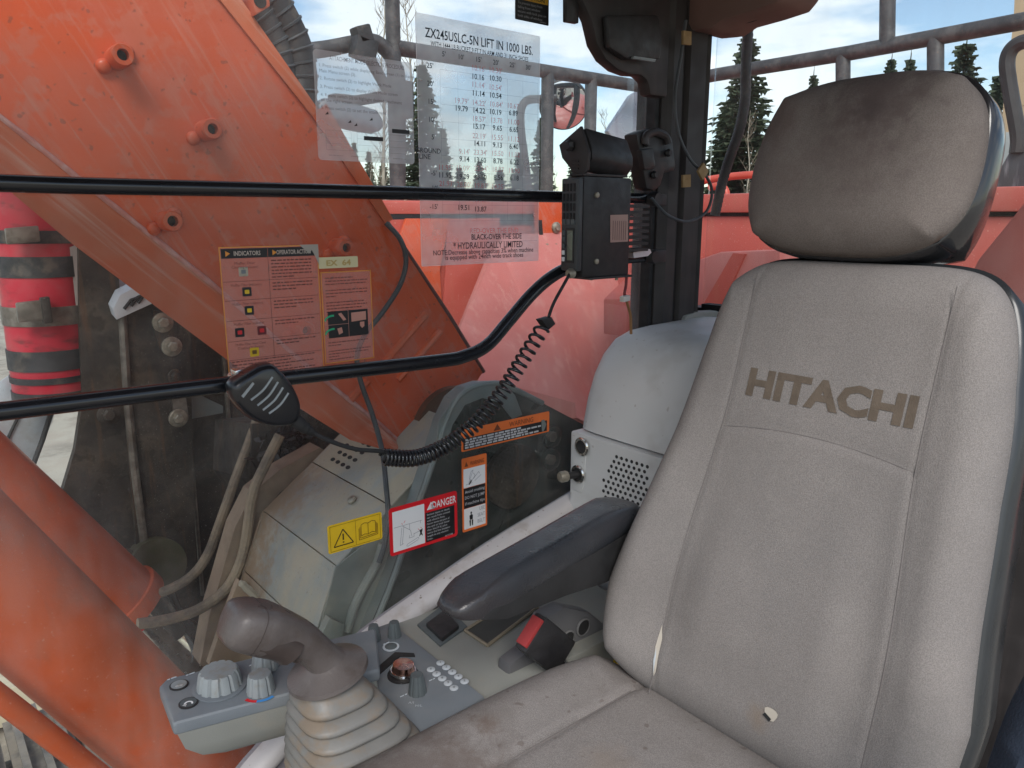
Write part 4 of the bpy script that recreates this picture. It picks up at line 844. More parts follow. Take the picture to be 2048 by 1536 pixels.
for i_, sx in ((16, -.3), (19, -.75), (21, -.25), (23, -.6)):
    nb_ = V((.15, sx, 1)).normalized(); c = gp[i_]+nb_*(gr[i_]*.93); MB().lathe([(.0085, -.006), (.0085, .003), (.006, .005), (0, .0048)], c, nb_, 16).build('thumb_button', GRIP_DARK, js)
MB().loft([sect(24, 1.012), [p+(gp[25]-gp[24])*.12 for p in sect(24, 1.012)]]).build('head_joint', GRIP_DARK, js)
MB().tube(smooth_path([PY(u, v, YJ-.012) for u, v in [(492, 1272), (530, 1280), (568, 1290), (598, 1312)]], 5), [.010]*3+[.021]*10+[.010]*3, 12).build('finger_pad', GRIP_DARK, js)

# ------------------------------------------------------------------ seat belt buckle and bits beside the seat
bk_ = thing('seat_belt_buckle', (.73, .80, -.72), 'black seat belt buckle with red release button beside the seat', 'buckle')
Bc = PY(1092, 1288, .79); d1 = (PY(1140, 1318, .79)-PY(1058, 1252, .79)).normalized(); d2 = V((d1.z, 0, -d1.x)); d2 = d2 if d2.z > 0 else -d2
MB().obox(Bc, d1*.046, (0, .014, 0), d2*.031).build('case', BLACK_PL, bk_, bevel=.006)
MB().obox(Bc-d1*.047, d1*.004, (0, .011, 0), d2*.024).build('release_button', M('red_release_button', (.34, .035, .035), .5), bk_, bevel=.002)
MB().tube([Bc+d1*.045, Bc+d1*.10+V((0, .01, -.03))], .007, 10).build('stalk', CHROME, bk_)
sb = thing('seat_side_cover', (.80, .80, -.8), 'grey plastic seat hinge cover with two round holes behind the buckle', 'cover')
sc = py([(1012, 1385), (1020, 1330), (1060, 1300), (1090, 1235), (1130, 1215), (1180, 1225), (1225, 1260), (1262, 1330), (1200, 1400), (1100, 1420)], .825)
MB().prism(sc, (0, .03, 0)).build('shell', M('dark_grey_side_cover', (.12, .12, .125), .5), sb, bevel=.006)
for (u, v) in [(1135, 1278), (1166, 1254)]:
    h_ = MB().lathe([(.016, 0), (.016, .002), (.0135, .003), (.0135, -.002)], PY(u, v, .824), (0, -1, 0), 24).build('hole_ring', M('grey_ring', (.17, .17, .17), .5), sb)
    MB().lathe([(.0134, 0), (.0134, .0008)], PY(u, v, .8235), (0, -1, 0), 20).build('hole', BLACK_SOFT, h_)
yt = thing('yellow_tag', PY(1255, 1345, .74), 'small yellow and black tag in the gap under the backrest', 'tag')
MB().obox(PY(1243, 1327, .76), (.018, 0, -.006), (0, .004, 0), (.003, 0, .012)).build('yellow_plate', YELLOW_P, yt, bevel=.003)
MB().obox(PY(1268, 1336, .755), (.016, 0, -.008), (0, .004, 0), (.002, 0, .010)).build('black_plate', BLACK_PL, yt, bevel=.003)
bl = MB(); pillow(bl, 14, 14, lambda c: .06, .08, lambda a, c: .02+.006*math.sin(9*a+4*c), lambda a, c: .02, PX(2128, 1612, .62), (0, .8, .5), (.6, 0, .8), (-.7, -.6, .4), n=3.)
weld(single('blue_cloth', bl, M('dark_blue_cloth', (.012, .02, .036), .9, bump=.4, bs=500), 'scrap of dark blue cloth at the near side of the seat', 'cloth', ang=70))
# ------------------------------------------------------------------ boom and its fittings
YB = 1.50
bo = thing('boom', PY(870, 850, 1.8), 'large orange excavator boom slanting up outside the side window', 'boom')
side = [(-260, 40), (0, 234), (140, 344), (303, 472), (445, 586), (635, 750), (748, 839), (822, 905), (868, 890), (905, 840), (965, 745), (896, 633), (773, 445), (720, 370), (628, 219), (481, 10), (430, -70), (330, -260), (-420, -260)]
MB().prism(py(side, YB), (0, .55, 0)).build('side_plate', ORANGE, bo, smooth=False)
weldl = smooth_path(py([(-260, 40), (0, 234), (140, 344), (303, 472), (445, 586), (635, 750), (748, 839), (822, 905)], YB-.001), 5)
MB().tube(weldl, [.0052+.0008*math.sin(i*2.1) for i in range(len(weldl))], 8).build('weld_bead', M('weld_bead_paint', (.55, .2, .17), .5, dust=((.6, .36, .34), .7, 30, .4, .6)), bo)
hi = py([(-260, 40), (0, 234), (140, 344), (303, 472), (445, 586), (635, 750), (748, 839), (822, 905)], YB-.0005)
lw = py([(-260, 170), (0, 366), (145, 488), (281, 590), (452, 718), (592, 812), (700, 880), (812, 912)], YB-.045)
lb = MB(); n_ = len(hi); far = [p+V((0, .10, .05)) for p in lw]; farh = [p+V((0, .10, .02)) for p in hi]
lb.loft([[hi[i], lw[i], far[i], farh[i]] for i in range(n_)])
lb.build('lower_flange', ORANGE_DUSTY, bo, smooth=False)
for k, (a, b_) in enumerate([((425, -20), (625, 232)), ((625, 232), (772, 448))]):
    q = py([a, b_, (b_[0]+14, b_[1]-10), (a[0]+28, a[1]-24)], YB-.008)
    MB().prism(q, (0, .006, 0)).build('edge_strip', ORANGE_DEEP if k else ORANGE_DUSTY, bo, smooth=False)
edge = py([(481, 8), (628, 217), (720, 368), (773, 443), (898, 631), (967, 744)], YB+.02)
MB().tube(edge, .006, 8).build('top_edge', M('dark_edge_paint', (.12, .06, .05), .5), bo)
for (a, b_) in [((852, 628), (760, 735)), ((880, 662), (795, 760)), ((700, 800), (735, 762))]:
    MB().tube(smooth_path(py([a, ((a[0]+b_[0])/2, (a[1]+b_[1])/2), b_], YB), 4), .0095, 8).build('rib', ORANGE_DEEP, bo)
lug = MB().prism(py([(498, -30), (512, 30), (541, 12), (535, -40)], YB-.03), (0, .05, 0)).build('hose_lug', ORANGE, bo, bevel=.003)
MB().lathe([(.012, 0), (.012, .001)], PY(520, 2, YB-.0305), (0, -1, 0), 16).build('lug_hole', BLACK_SOFT, lug)
MB().lathe([(.0, 0), (.105, 0), (.112, .004), (.112, .03), (.0, .031)], PY(905, 862, YB-.012)+V((0, .02, 0)), (0, -1, 0), 40).build('foot_boss', M('greasy_orange', (.10, .05, .03), .4, var=.3, vs=10, dust=((.5, .12, .06), .5, 9, .5, .7)), bo)
def boss(u, v):
    c = PY(u, v, YB); ax_ = V((0, -1, .0))
    o = MB().lathe([(.0185, -.002), (.0185, .045), (.0165, .049), (.0095, .049), (.0095, .02), (0, .02)], c, ax_, 22).build('pipe_boss', ORANGE, bo, ang=40)
    MB().lathe([(.0094, 0), (.0094, .001), (0, .001)], c+V((0, -.030, 0)), ax_, 16).build('threaded_hole', BLACK_SOFT, o)
    MB().lathe([(.0, .0), (.013, .001), (.012, .008), (.008, .012), (0, .013)], c+V((-.021, 0, -.014)), ax_, 14).build('weld_lump', ORANGE, o, ang=70)
    MB().lathe([(.0, .0), (.013, .001), (.012, .010), (.007, .014), (0, .015)], c+V((.017, 0, .012)), ax_, 14).build('weld_lump', ORANGE, o, ang=70)
for p in [(232, 118), (408, 262), (330, 442), (672, 494), (594, 656)]: boss(*p)
# hoses along the boom top
for k, (off, r) in enumerate([(0, .036), (-34, .030)]):
    ho = thing('boom_hose', PY(600, 160, 1.85), ('outer' if k == 0 else 'inner')+' black spiral hose arching over the top of the boom', 'hose', group='hoses over the boom')
    pth = smooth_path([PY(u+off, v+(8 if k else 0), 1.8) for u, v in [(500, -60), (540, -10), (572, 45), (594, 95), (604, 150), (606, 210), (640, 300)]], 10)
    MB().tube(pth, r, 14).build('hose', HOSE, ho)
    g = MB(); hel = []
    for i, p in enumerate(pth[:-1]):
        t_ = (pth[i+1]-p).normalized(); u_ = t_.cross(V((0, 1, 0))).normalized(); w_ = t_.cross(u_)
        for j in range(3): a = (i*3+j)*.42; hel.append(p.lerp(pth[i+1], j/3)+(u_*math.cos(a)+w_*math.sin(a))*r)
    g.tube(hel, .004, 5).build('spiral_guard', CABLE, ho)
bc = thing('boom_cable', PY(770, 1200, 1.3), 'thin black cable hanging down the boom side to the grey cover', 'cable')
MB().tube(smooth_path([PY(772, 446, 1.49), PY(800, 478, 1.47), PY(812, 520, 1.465), PY(800, 570, 1.465), PY(765, 625, 1.465), PY(728, 672, 1.465), PY(714, 715, 1.46), PY(722, 765, 1.455), PY(745, 830, 1.44), PY(764, 900, 1.40), PY(772, 970, 1.33), PY(776, 1030, 1.30), PY(770, 1085, 1.29), PY(758, 1125, 1.29)], 8), .0058, 8).build('wire', CABLE, bc)

# boom cylinders
def cylinder(nm, a, b_, r, lab, end=False):
    t = thing(nm, b_, lab, 'hydraulic cylinder', 'boom cylinders')
    MB().tube([a, b_], r, 40).build('barrel', ORANGE_DEEP, t)
    d = (b_-a).normalized()
    if end:
        MB().tube([b_-d*.012, b_+d*.03], r*1.1, 32).build('end_cap', ORANGE_DEEP, t, bevel=.004)
        MB().tube([b_+d*.03, b_+d*.6], r*.55, 20).build('rod', CHROME, t)
        MB().tube([b_+d*.045+V((0, -.05, 0)), b_+d*.045+V((0, -.09, 0))], .012, 12).build('port_plug', RED_P, t)
    return t
ca1 = PY(-330, 850, 1.36); cb1 = PY(420, 1570, 1.36)
n1 = thing
t = cylinder('boom_cylinder', PY(-300, 886, 1.38), PY(330, 1462, 1.38)+V((.12, 0, -.22)), .091, 'thick orange boom cylinder nearest the window in the lower corner')
cylinder('boom_cylinder', PY(-220, 800, 1.98), PY(238, 1205, 1.98), .098, 'farther orange boom cylinder ending in a stepped collar', True)
hr = thing('front_handrail', PY(220, 1536, 1.3), 'slim orange pipe rail crossing the lower left corner', 'handrail')
MB().tube(smooth_path([PY(-200, 1246, 1.27), PY(0, 1396, 1.27), PY(150, 1512, 1.27), PY(330, 1652, 1.27)], 4), .017, 18).build('pipe', ORANGE_DEEP, hr)

# ------------------------------------------------------------------ boom mount bracket and the cover in front of it
YK = 1.27
bk2 = thing('boom_mount', PY(900, 1300, 1.3), 'dark green-grey steel boom mount plate with rounded top', 'bracket')
arc = [(690, 1390), (778, 1180), (826, 1040), (854, 960), (872, 905), (890, 845), (912, 800), (938, 778), (970, 768), (1005, 768), (1032, 780), (1085, 806), (1142, 836), (1330, 935), (1400, 1500), (700, 1500)]
MB().prism(py(arc, YK), (0, .012, 0)).build('plate', BRACKET, bk2, smooth=False)
MB().prism(py(arc, YK+.0125), (0, .045, 0)).build('plate_edge', BRACKET_EDGE, bk2, smooth=False)  # edge faces coloured paler than the plate, for the light on them
rimp = smooth_path(py(arc[:12], YK-.002), 4)
MB().tube(rimp, .0065, 8).build('rim_weld', BRACKET_EDGE, bk2)
for (u, v) in [(1100, 872), (1098, 918)]:
    h_ = MB().lathe([(.026, -.001), (.026, .012), (.020, .016), (0, .016)], PY(u, v, YK), (0, -1, 0), 24).build('cap_bolt', BRACKET, bk2)
    MB().lathe([(.013, 0), (.013, .012), (0, .012)], PY(u, v, YK-.015), (0, -1, 0), 6).build('bolt_head', STEEL_EDGE, h_)
MB().lathe([(.0, 0), (.075, 0), (.075, .015), (.06, .02), (0, .02)], PY(1020, 950, YK), (0, -1, 0), 30).build('pin_cap', STEEL_DARK, bk2)
MB().prism(py([(878, 842), (905, 800), (935, 776), (975, 766), (1010, 770), (1030, 790), (1045, 830), (1025, 838), (1000, 806), (965, 796), (930, 810), (905, 850), (890, 905), (872, 900)], YK-.004), (0, .003, 0)).build('dusty_band', BRACKET_EDGE, bk2, smooth=False)
# sheet-metal cover, swept along y
cv = thing('deck_cover', (.6, 1.5, -1.2), 'dusty grey sheet-metal cover with vent holes below the boom', 'cover')
y0, y1 = 1.33, 1.71
PR = [(.54, -.93), (.573, -.834), (.630, -.695), (.762, -.599), (.96, -.452)]
def strip(a, b_, nm, mt, yA=y0, yB_=y1, lift=0.):
    d = V((b_[0]-a[0], 0, b_[1]-a[1])).normalized(); n = V((d.z, 0, -d.x)); n = -n if n.z < 0 else n; n = V((-abs(d.z), 0, abs(d.x)))
    p = [V((a[0], yA, a[1])), V((b_[0], yA, b_[1])), V((b_[0], yB_, b_[1])), V((a[0], yB_, a[1]))]
    p[0] += d*.0015; p[3] += d*.0015; p[1] -= d*.0015; p[2] -= d*.0015
    return MB().prism([q+n*lift for q in p], -n*.004).build(nm, mt, cv, bevel=.001)
strip(PR[0], PR[1], 'front_panel', COVER); strip(PR[1], PR[2], 'front_panel', COVER); strip(PR[2], PR[3], 'sloping_panel', COVER); vp = strip(PR[3], PR[4], 'vent_panel', COVER)
MB().prism([V((x, y0+.004, z-.006)) for x, z in PR]+[V((.96, y0+.004, -1.3)), V((.50, y0+.004, -1.3))], (0, .004, 0)).build('side_panel', COVER_SIDE, cv, smooth=False)
MB().prism([V((x-.004, y1, z-.004)) for x, z in PR]+[V((.96, y1, -1.3)), V((.50, y1, -1.3))], (0, .004, 0)).build('far_panel', MUD, cv, smooth=False)
dv = V((PR[4][0]-PR[3][0], 0, PR[4][1]-PR[3][1])).normalized(); nv_ = V((-dv.z, 0, dv.x))
for r in range(4):
    for c in range(5):
        p = V((PR[3][0], 1.645-r*.026, PR[3][1]))+dv*(.030+c*.024)+nv_*.0006
        m = MB(); n_ = 12; m.add([p+dv*(.0055*math.cos(k*2*math.pi/n_))+V((0, .0095*math.sin(k*2*math.pi/n_), 0)) for k in range(n_)], [tuple(range(n_))]); m.build('vent_hole', BLACK_SOFT, vp, smooth=False)
MB().lathe([(.011, 0), (.011, .005), (.006, .008), (0, .008)], V((.735, 1.45, -.617))+nv_*.002, nv_, 8).build('bolt', ZINC, cv)
# raised side plate with cable and small bracket
MB().prism(py([(672, 1134), (700, 1112), (742, 1080), (772, 1060), (800, 1040), (735, 1262), (720, 1290), (632, 1290)], YK+.055), (0, .004, 0)).build('side_recess', COVER_SIDE, cv, smooth=False)
MB().prism(py([(640, 1276), (660, 1236), (690, 1250), (682, 1290), (640, 1300)], YK+.03), (0, .02, 0)).build('small_bracket', COVER_SIDE, cv, bevel=.002)
MB().tube(smooth_path(py([(766, 1088), (752, 1130), (724, 1180), (706, 1220), (694, 1262)], YK+.045), 6), .010, 10).build('dusty_hose', COVER_SIDE, cv)
# dirt-covered flange and hoses between the cover and the guard
fl = thing('mud_flange', PY(450, 1300, 1.8), 'mud-caked folded steel flange beside the grey cover', 'flange')
MB().prism(py([(400, 1330), (418, 1235), (440, 1160), (470, 1055), (505, 985), (560, 940), (640, 895), (668, 912), (560, 985), (528, 1026), (505, 1085), (480, 1165), (452, 1240), (425, 1340)], 1.735), (0, .06, 0)).build('plate', MUD, fl, smooth=False)
MB().prism(py([(418, 1330), (455, 1220), (478, 1160), (520, 1195), (540, 1210), (500, 1330)], 1.66), (0, .02, 0)).build('lower_plate', MUD, fl, smooth=False)
for k, (pts, y, r, lab) in enumerate([([(515, 835), (500, 880), (470, 960), (440, 1045), (415, 1110), (385, 1150), (340, 1178), (290, 1196)], 1.92, .0125, 'upper dusty grey hose curving down behind the mud-caked flange'),
                                   ([(560, 870), (530, 930), (505, 990), (490, 1090), (470, 1150), (440, 1190), (390, 1222), (330, 1240), (275, 1248)], 1.72, .0125, 'lower brown dusty hose curving round under the flange')]):
    single('deck_hose', MB().tube(smooth_path(py(pts, y), 6), r, 10), M('dusty_hose_rubber', (.17, .14, .11), .8, var=.2, vs=12, dust=((.33, .26, .18), .9, 14, .35, .6)), lab, 'hose', group='dusty hoses by the grey cover')
wd = single('wood_splinter', MB().tube(smooth_path(py([(480, 1163), (495, 1178), (510, 1192), (521, 1206)], 1.60), 3), [.004, .009, .008, .010, .009, .009, .006, .007, .008, .004], 6), M('bleached_wood', (.40, .36, .29), .9, bump=.5, bs=80), 'short bleached wood splinter lying on the mud-caked flange', 'splinter', ang=20)
single('dark_backdrop', MB().prism([V((.40, 1.45, -1.22)), V((1.3, 1.45, -1.22)), V((1.3, 2.7, -1.22)), V((.36, 2.7, -1.22))], (0, 0, -.06)), STEEL_DARK, 'dark backdrop plate added under the hoses and the steel guard', 'backdrop', smooth=False)  # added plate that hides the bright ground and keeps this area dark
single('deck_bulkhead', MB().prism([V((.42, 2.36, -1.22)), V((1.4, 2.36, -1.22)), V((1.4, 2.36, -.25)), V((.62, 2.36, -.25))], (0, .03, 0)), STEEL_DARK, 'dark bulkhead plate behind the hoses and the steel guard', 'bulkhead', smooth=False)
# leaf litter caught on the deck
lt_ = MB(); rr = random.Random(11)
for k in range(430):
    u = rr.gauss(580, 24); v = 905+rr.gauss(0, 36); y = 1.86+rr.uniform(-.05, .05); c = PY(u, v, y)
    a = V((rr.uniform(-1, 1), rr.uniform(-1, 1), rr.uniform(-1, 1))).normalized(); b_ = a.orthogonal().normalized(); L_ = rr.uniform(.007, .017)
    lt_.add([c+a*L_, c+b_*L_*.45, c-a*L_, c-b_*L_*.45+V((0, 0, .003))], [(0, 1, 2, 3)])
o = lt_.build('leaf_litter', M('dead_black_leaves', (.035, .032, .03), .6, var=.5, vs=60, fleck=((.12, .11, .10), 50, .6)), None, smooth=False, kind='stuff'); o['label'] = 'clump of dead black leaves caught beside the microphone'; o['category'] = 'leaves'
dk = MB().prism(py([(505, 848), (600, 840), (700, 880), (650, 905), (600, 950), (560, 980), (520, 990), (500, 960)], 1.90), (0, .3, -.05))
single('deck_plate', dk, STEEL_DARK, 'dark grimy deck plate under the leaf clump', 'plate', smooth=False)

# ------------------------------------------------------------------ bolted steel guard, extinguisher, step plate
gd = thing('steel_guard', PY(320, 1200, 2.25), 'tall bolted guard of grimy dark steel plates beyond the boom', 'guard')
YG = 2.2
MB().prism(py([(157, 480), (160, 700), (165, 800), (150, 900), (120, 1000), (60, 1110), (100, 1300), (330, 1340), (275, 1130), (248, 800), (240, 590), (235, 500)], YG+.02), (0, .03, 0)).build('left_plate', STEEL_DARK, gd, smooth=False)
MB().prism(py([(238, 598), (330, 555), (380, 600), (385, 900), (395, 1190), (300, 1300), (276, 1130), (250, 800)], YG), (0, .03, 0)).build('middle_plate', STEEL_DARK, gd, smooth=False)
MB().prism(py([(352, 560), (480, 660), (462, 860), (470, 960), (430, 1090), (405, 1210), (394, 1190), (380, 900), (368, 700)], YG+.06), (0, .03, 0)).build('right_plate', STEEL_DARK, gd, smooth=False)
MB().tube(py([(243, 600), (255, 800), (272, 960), (298, 1160), (312, 1250)], YG-.006), .011, 8).build('corner_edge', STEEL_EDGE, gd)
MB().tube(py([(372, 690), (378, 850), (393, 1040), (405, 1190)], YG+.04), .006, 8).build('seam_strip', STEEL_EDGE, gd)
MB().tube(py([(447, 700), (456, 830), (465, 930)], YG+.05), .007, 8).build('edge_strip', STEEL_EDGE, gd)
MB().prism(py([(306, 620), (352, 630), (355, 705), (320, 700), (308, 660)], YG-.014), (0, .012, 0)).build('bolt_plate', STEEL_DARK, gd, bevel=.002)
MB().prism(py([(345, 798), (372, 795), (378, 838), (350, 842)], YG-.012), (0, .012, 0)).build('tab', STEEL_EDGE, gd)
MB().prism(py([(380, 793), (395, 788), (446, 812), (446, 826), (382, 838)], YG+.045), (0, .012, 0)).build('grey_gusset', BRACKET_EDGE, gd)
for (u, v, r, mt) in [(325, 645, .020, ZINC), (343, 693, .020, ZINC), (356, 836, .019, ZINC), (217, 829, .021, STEEL_DARK), (350, 752, .015, STEEL_DARK), (252, 1114, .018, STEEL_EDGE)]:
    w_ = MB().lathe([(r*1.35, -.002), (r*1.35, .006), (r*1.2, .008), (0, .008)], PY(u, v, YG-.016), (0, -1, 0), 22).build('washer', mt, gd)
    MB().lathe([(r*.75, .0), (r*.75, .016), (r*.6, .019), (0, .019)], PY(u, v, YG-.022), (0, -1, 0), 6).build('bolt_head', mt, w_)
bt = MB().lathe([(.0, 0), (.06, 0), (.075, .02), (.075, .10), (0, .10)], PY(300, 1120, YG+.04), (0, -1, .2), 30).build('yellowed_hub', M('yellow_green_paint', (.07, .07, .03), .6, var=.3, vs=9, dust=((.1, .09, .07), .7, 9, .4, .6)), gd)
ht = thing('hose_bundle', PY(300, 1290, 1.95), 'dark oily hose ends and fittings below the steel guard', 'hoses')
for k, (a, b_, c) in enumerate([((285, 1190), (320, 1215), (350, 1270)), ((270, 1245), (310, 1260), (345, 1300)), ((330, 1180), (350, 1230), (380, 1290))]):
    MB().tube(smooth_path(py([a, b_, c], 1.96+.04*k), 6), .03-.004*k, 12).build('hose_end', M('oily_black', (.012, .012, .012), .3, coat=.2), ht)
MB().lathe([(.09, 0), (.09, .03), (.06, .04), (.06, .05), (0, .05)], PY(345, 1300, 2.0), (-.4, -1, .4), 26).build('fitting', M('oily_black', (.012, .012, .012), .3, coat=.2), ht)
fe = thing('fire_extinguisher', PY(105, 800, 2.28), 'dirty red fire extinguisher strapped upright beside the steel guard', 'fire extinguisher')
ea = PY(62, 360, 2.32); eb = PY(112, 790, 2.32); er = .098; dn = (eb-ea).normalized()
prof = []
MB().lathe([(0, -.01), (er*.96, 0), (er, .012), (er, (ea-eb).length), (0, (ea-eb).length+.001)], eb, (ea-eb), 40).build('cylinder', RED_EXT, fe, ang=40)
for k, (v, wd_, mt) in enumerate([(468, .016, HOSE), (525, .026, HOSE), (620, .024, STEEL_EDGE), (708, .026, HOSE), (748, .008, HOSE), (788, .020, HOSE)]):
    f = (v-360)/430; c = ea.lerp(eb, f)
    MB().lathe([(er+.003, -wd_), (er+.003, wd_)], c, dn, 40).build('strap', mt, fe)
MB().obox(PY(45, 470, 2.19), (.035, 0, .003), (0, .008, 0), (0, 0, .019)).build('buckle', STEEL_EDGE, fe, bevel=.004)
MB().obox(PY(62, 622, 2.195), (.030, 0, .002), (0, .010, 0), (0, 0, .024)).build('buckle', STEEL_EDGE, fe, bevel=.004); MB().obox(PY(92, 620, 2.19), (.010, 0, .001), (0, .014, 0), (0, 0, .032)).build('buckle_lever', STEEL_DARK, fe, bevel=.003)
MB().prism(py([(128, 498), (160, 488), (162, 540), (168, 700), (160, 700), (140, 600)], 2.24), (0, .02, 0)).build('label', M('dirty_paper_label', (.36, .31, .29), .8), fe)
stp = thing('step_plate', PY(40, 950, 2.6), 'bright aluminium step plate leaning below the extinguisher', 'step')
q = [PY(u, v, 2.45) for u, v in [(-60, 800), (40, 735), (112, 790), (108, 830), (55, 960), (-60, 1010)]]
MB().prism(q, (0, .03, -.02)).build('tread', SILVER, stp, bevel=.003)
for a, b_ in (((38, 830), (2, 905)), ): MB().tube([PY(*a, 2.445), PY(*b_, 2.445)], .004, 6).build('joint', BLACK_SOFT, stp)
for (u, v) in ((37, 750), (5, 890)): MB().obox(PY(u, v, 2.44), (.012, 0, .006), (0, .006, 0), (0, 0, .016)).build('latch', ZINC, stp, bevel=.002)
MB().tube(py([(112, 795), (85, 880), (55, 960)], 2.44), .007, 8).build('dark_edge', BLACK_SOFT, stp)
wp = thing('work_light_bracket', PY(270, 620, 2.5), 'white folded bracket panel showing between guard and boom', 'panel')
MB().prism(py([(226, 618), (233, 640), (310, 605), (350, 590), (300, 560), (240, 590)], 2.16), (0, .05, .01)).build('lip', M('white_paint', (.66, .70, .74), .45), wp, bevel=.002)
for k in range(3): MB().tube(py([(248+k*14, 618-k*6), (262+k*14, 600-k*6), (290+k*14, 590-k*6)], 2.155), .004, 6).build('slot', BLACK_SOFT, wp)
MB().prism(py([(224, 600), (228, 545), (300, 560), (300, 600)], 2.5), (0, .03, 0)).build('sheet', SILVER, wp)

# crawler track below
tk = thing('crawler_track', (0, 2.3, GROUND), 'dusty steel crawler track seen past the orange rail', 'crawler track')
shoe = None
for k in range(16):
    x = -1.1+k*.17
    s_ = MB().box((x, 1.70, -1.50), (x+.155, 2.50, -1.475))
    for j in (0.02, .07, .12): s_.box((x+j, 1.70, -1.475), (x+j+.018, 2.50, -1.445))
    s_.build('track_shoe', M('dusty_track_steel', (.20, .18, .16), .7, .2, var=.3, vs=14, dust=((.33, .28, .22), .8, 9, .35, .6)), tk, smooth=False)
MB().box((-1.6, 1.8, GROUND+.02), (2.4, 2.4, -1.52)).build('track_frame', STEEL_DARK, tk, bevel=.05)
single('timber_plank', MB().obox(PZ(20, 1350, -2.3)+V((-.2, .2, 0)), (.9, -.2, 0), (.1, .45, 0), (0, 0, .1)), M('pale_timber', (.55, .49, .36), .85, streak=((.3, .25, .17), .5, (1, 14, 1), 3)), 'pale timber plank lying on the ground past the cylinder', 'plank', bevel=.01)

# ------------------------------------------------------------------ bodywork on the right and at the rear
tank = thing('fuel_tank_deck', (1.9, 2.4, -1.4), 'faded red tank and tool box deck along the far side', 'bodywork')
zt_ = .052
MB().box((1.02, 2.36, -.10), (3.35, 2.95, zt_)).build('upper_box', RED_BODY, tank, bevel=.008)
MB().prism(py([(730, 428), (1135, 430), (1135, 446), (760, 452)], 2.352), (0, .01, 0)).build('dark_slit', BLACK_SOFT, tank, smooth=False)  # plain black strip along the slit
MB().prism(py([(735, 404), (1135, 404), (1135, 428), (740, 428)], 2.350), (0, .012, 0)).build('top_rail', RED_BODY, tank, bevel=.003)
MB().prism(py([(740, 440), (1000, 436), (985, 700), (820, 700)], 2.345), (0, .02, 0)).build('rear_wall', RED_BODY, tank, smooth=False)
MB().prism(py([(812, 437), (900, 437), (880, 540), (890, 700), (760, 640), (790, 500)], 2.33), (0, .01, 0)).build('left_panel', ORANGE, tank, bevel=.002)
MB().prism(py([(896, 450), (976, 450), (972, 530), (918, 664), (885, 660)], 2.318), (0, .006, 0)).build('mid_panel', RED_BODY, tank, smooth=False)
sl = [PY(995, 500, 2.28), PY(1330, 470, 2.28), PY(1330, 880, 1.86), PY(1151, 834, 1.86), PY(1030, 772, 1.86), PY(880, 740, 1.90)]
sl = [PY(975, 520, 2.28), PY(1010, 470, 2.30), PY(1330, 455, 2.30), PY(1345, 930, 1.86), PY(1150, 834, 1.88), PY(1000, 790, 1.88), PY(870, 780, 1.90)]
m = MB(); ce = sum(sl, V())/len(sl); m.add(sl+[ce], [(i, (i+1) % len(sl), len(sl)) for i in range(len(sl))]); m.add([p+V((0, .02, -.01)) for p in sl], [tuple(range(len(sl)))])
m.build('sloping_panel', LIT_RED_BODY, tank, ang=80)
MB().prism(py([(1000, 765), (1150, 806), (1152, 836), (1120, 838), (1000, 790)], 1.85), (0, .02, 0)).build('lower_lip', LIT_RED_BODY, tank, smooth=False)
MB().prism(py([(1076, 402), (1140, 404), (1140, 560), (1080, 540)], 2.30), (0, .03, 0)).build('hinge_plate', ORANGE, tank, bevel=.003)
MB().prism(py([(1078, 440), (1084, 440), (1088, 492), (1070, 498), (1068, 492), (1080, 488)], 2.296), (0, .005, 0)).build('dark_latch', BLACK_SOFT, tank)
MB().lathe([(.022, 0), (.022, .008), (.012, .012), (.012, .018), (0, .018)], PY(1111, 455, 2.30), (0, -1, 0), 18).build('hex_bolt', ZINC, tank)
MB().prism(py([(1084, 497), (1132, 493), (1132, 512), (1086, 515)], 2.27), (0, .04, 0)).build('hinge_bar', STEEL_DARK, tank, bevel=.004)
for u in (1092, 1110): MB().lathe([(.011, 0), (.011, .012), (0, .012)], PY(u, 493, 2.28), (0, 0, 1), 6).build('nut', ZINC, tank)
MB().lathe([(.013, 0), (.013, .0015), (0, .0015)], PY(990, 537, 2.262), (0, -1, .3), 18).build('drain_hole', BLACK_SOFT, tank)
bx = py([(1207, 598), (1330, 600), (1330, 685), (1207, 668)], 1.80); tpb = py([(1285, 522), (1420, 524), (1420, 640), (1285, 622)], 2.1)
bxo = MB().add(bx+tpb, [(0, 1, 2, 3), (4, 7, 6, 5), (0, 4, 5, 1), (1, 5, 6, 2), (2, 6, 7, 3), (3, 7, 4, 0)])
single('red_step_box', bxo, RED_BODY, 'small red box with pale top standing out below the radio', 'box', bevel=.005)
# rear hood
hd = thing('engine_hood', (2.7, 1.0, -1.4), 'faded red engine hood filling the bottom of the rear window', 'bodywork')
MB().box((2.35, -.6, -.9), (3.30, 2.33, -.002)).build('hood_side', RED_BODY, hd, bevel=.01)
MB().box((2.33, -.6, .010), (3.32, 2.34, .075)).build('hood_top', RED_BODY, hd, bevel=.008)
MB().box((2.36, -.6, -.004), (3.28, 2.32, .012)).build('dark_slit', BLACK_SOFT, hd)  # black filler strip in the slit below the hood top
for yv in (.55, 1.22, 1.86): MB().box((2.3485, yv, -.85), (2.3495, yv+.008, -.03)).build('panel_gap', BLACK_SOFT, hd)
for yv, zv in ((.70, -.10), (1.10, -.10), (1.34, -.10), (1.78, -.10), (1.98, -.10)): MB().lathe([(.012, 0), (.012, .006), (0, .007)], V((2.349, yv, zv)), (-1, 0, 0), 12).build('bolt', ZINC, hd)
MB().prism([PX(u, v, 2.05) for u, v in [(1390, 640), (1395, 520), (1440, 504), (1560, 500), (1560, 640)]], (.25, 0, 0)).build('step_plate', LIT_RED_BODY, hd, bevel=.006)
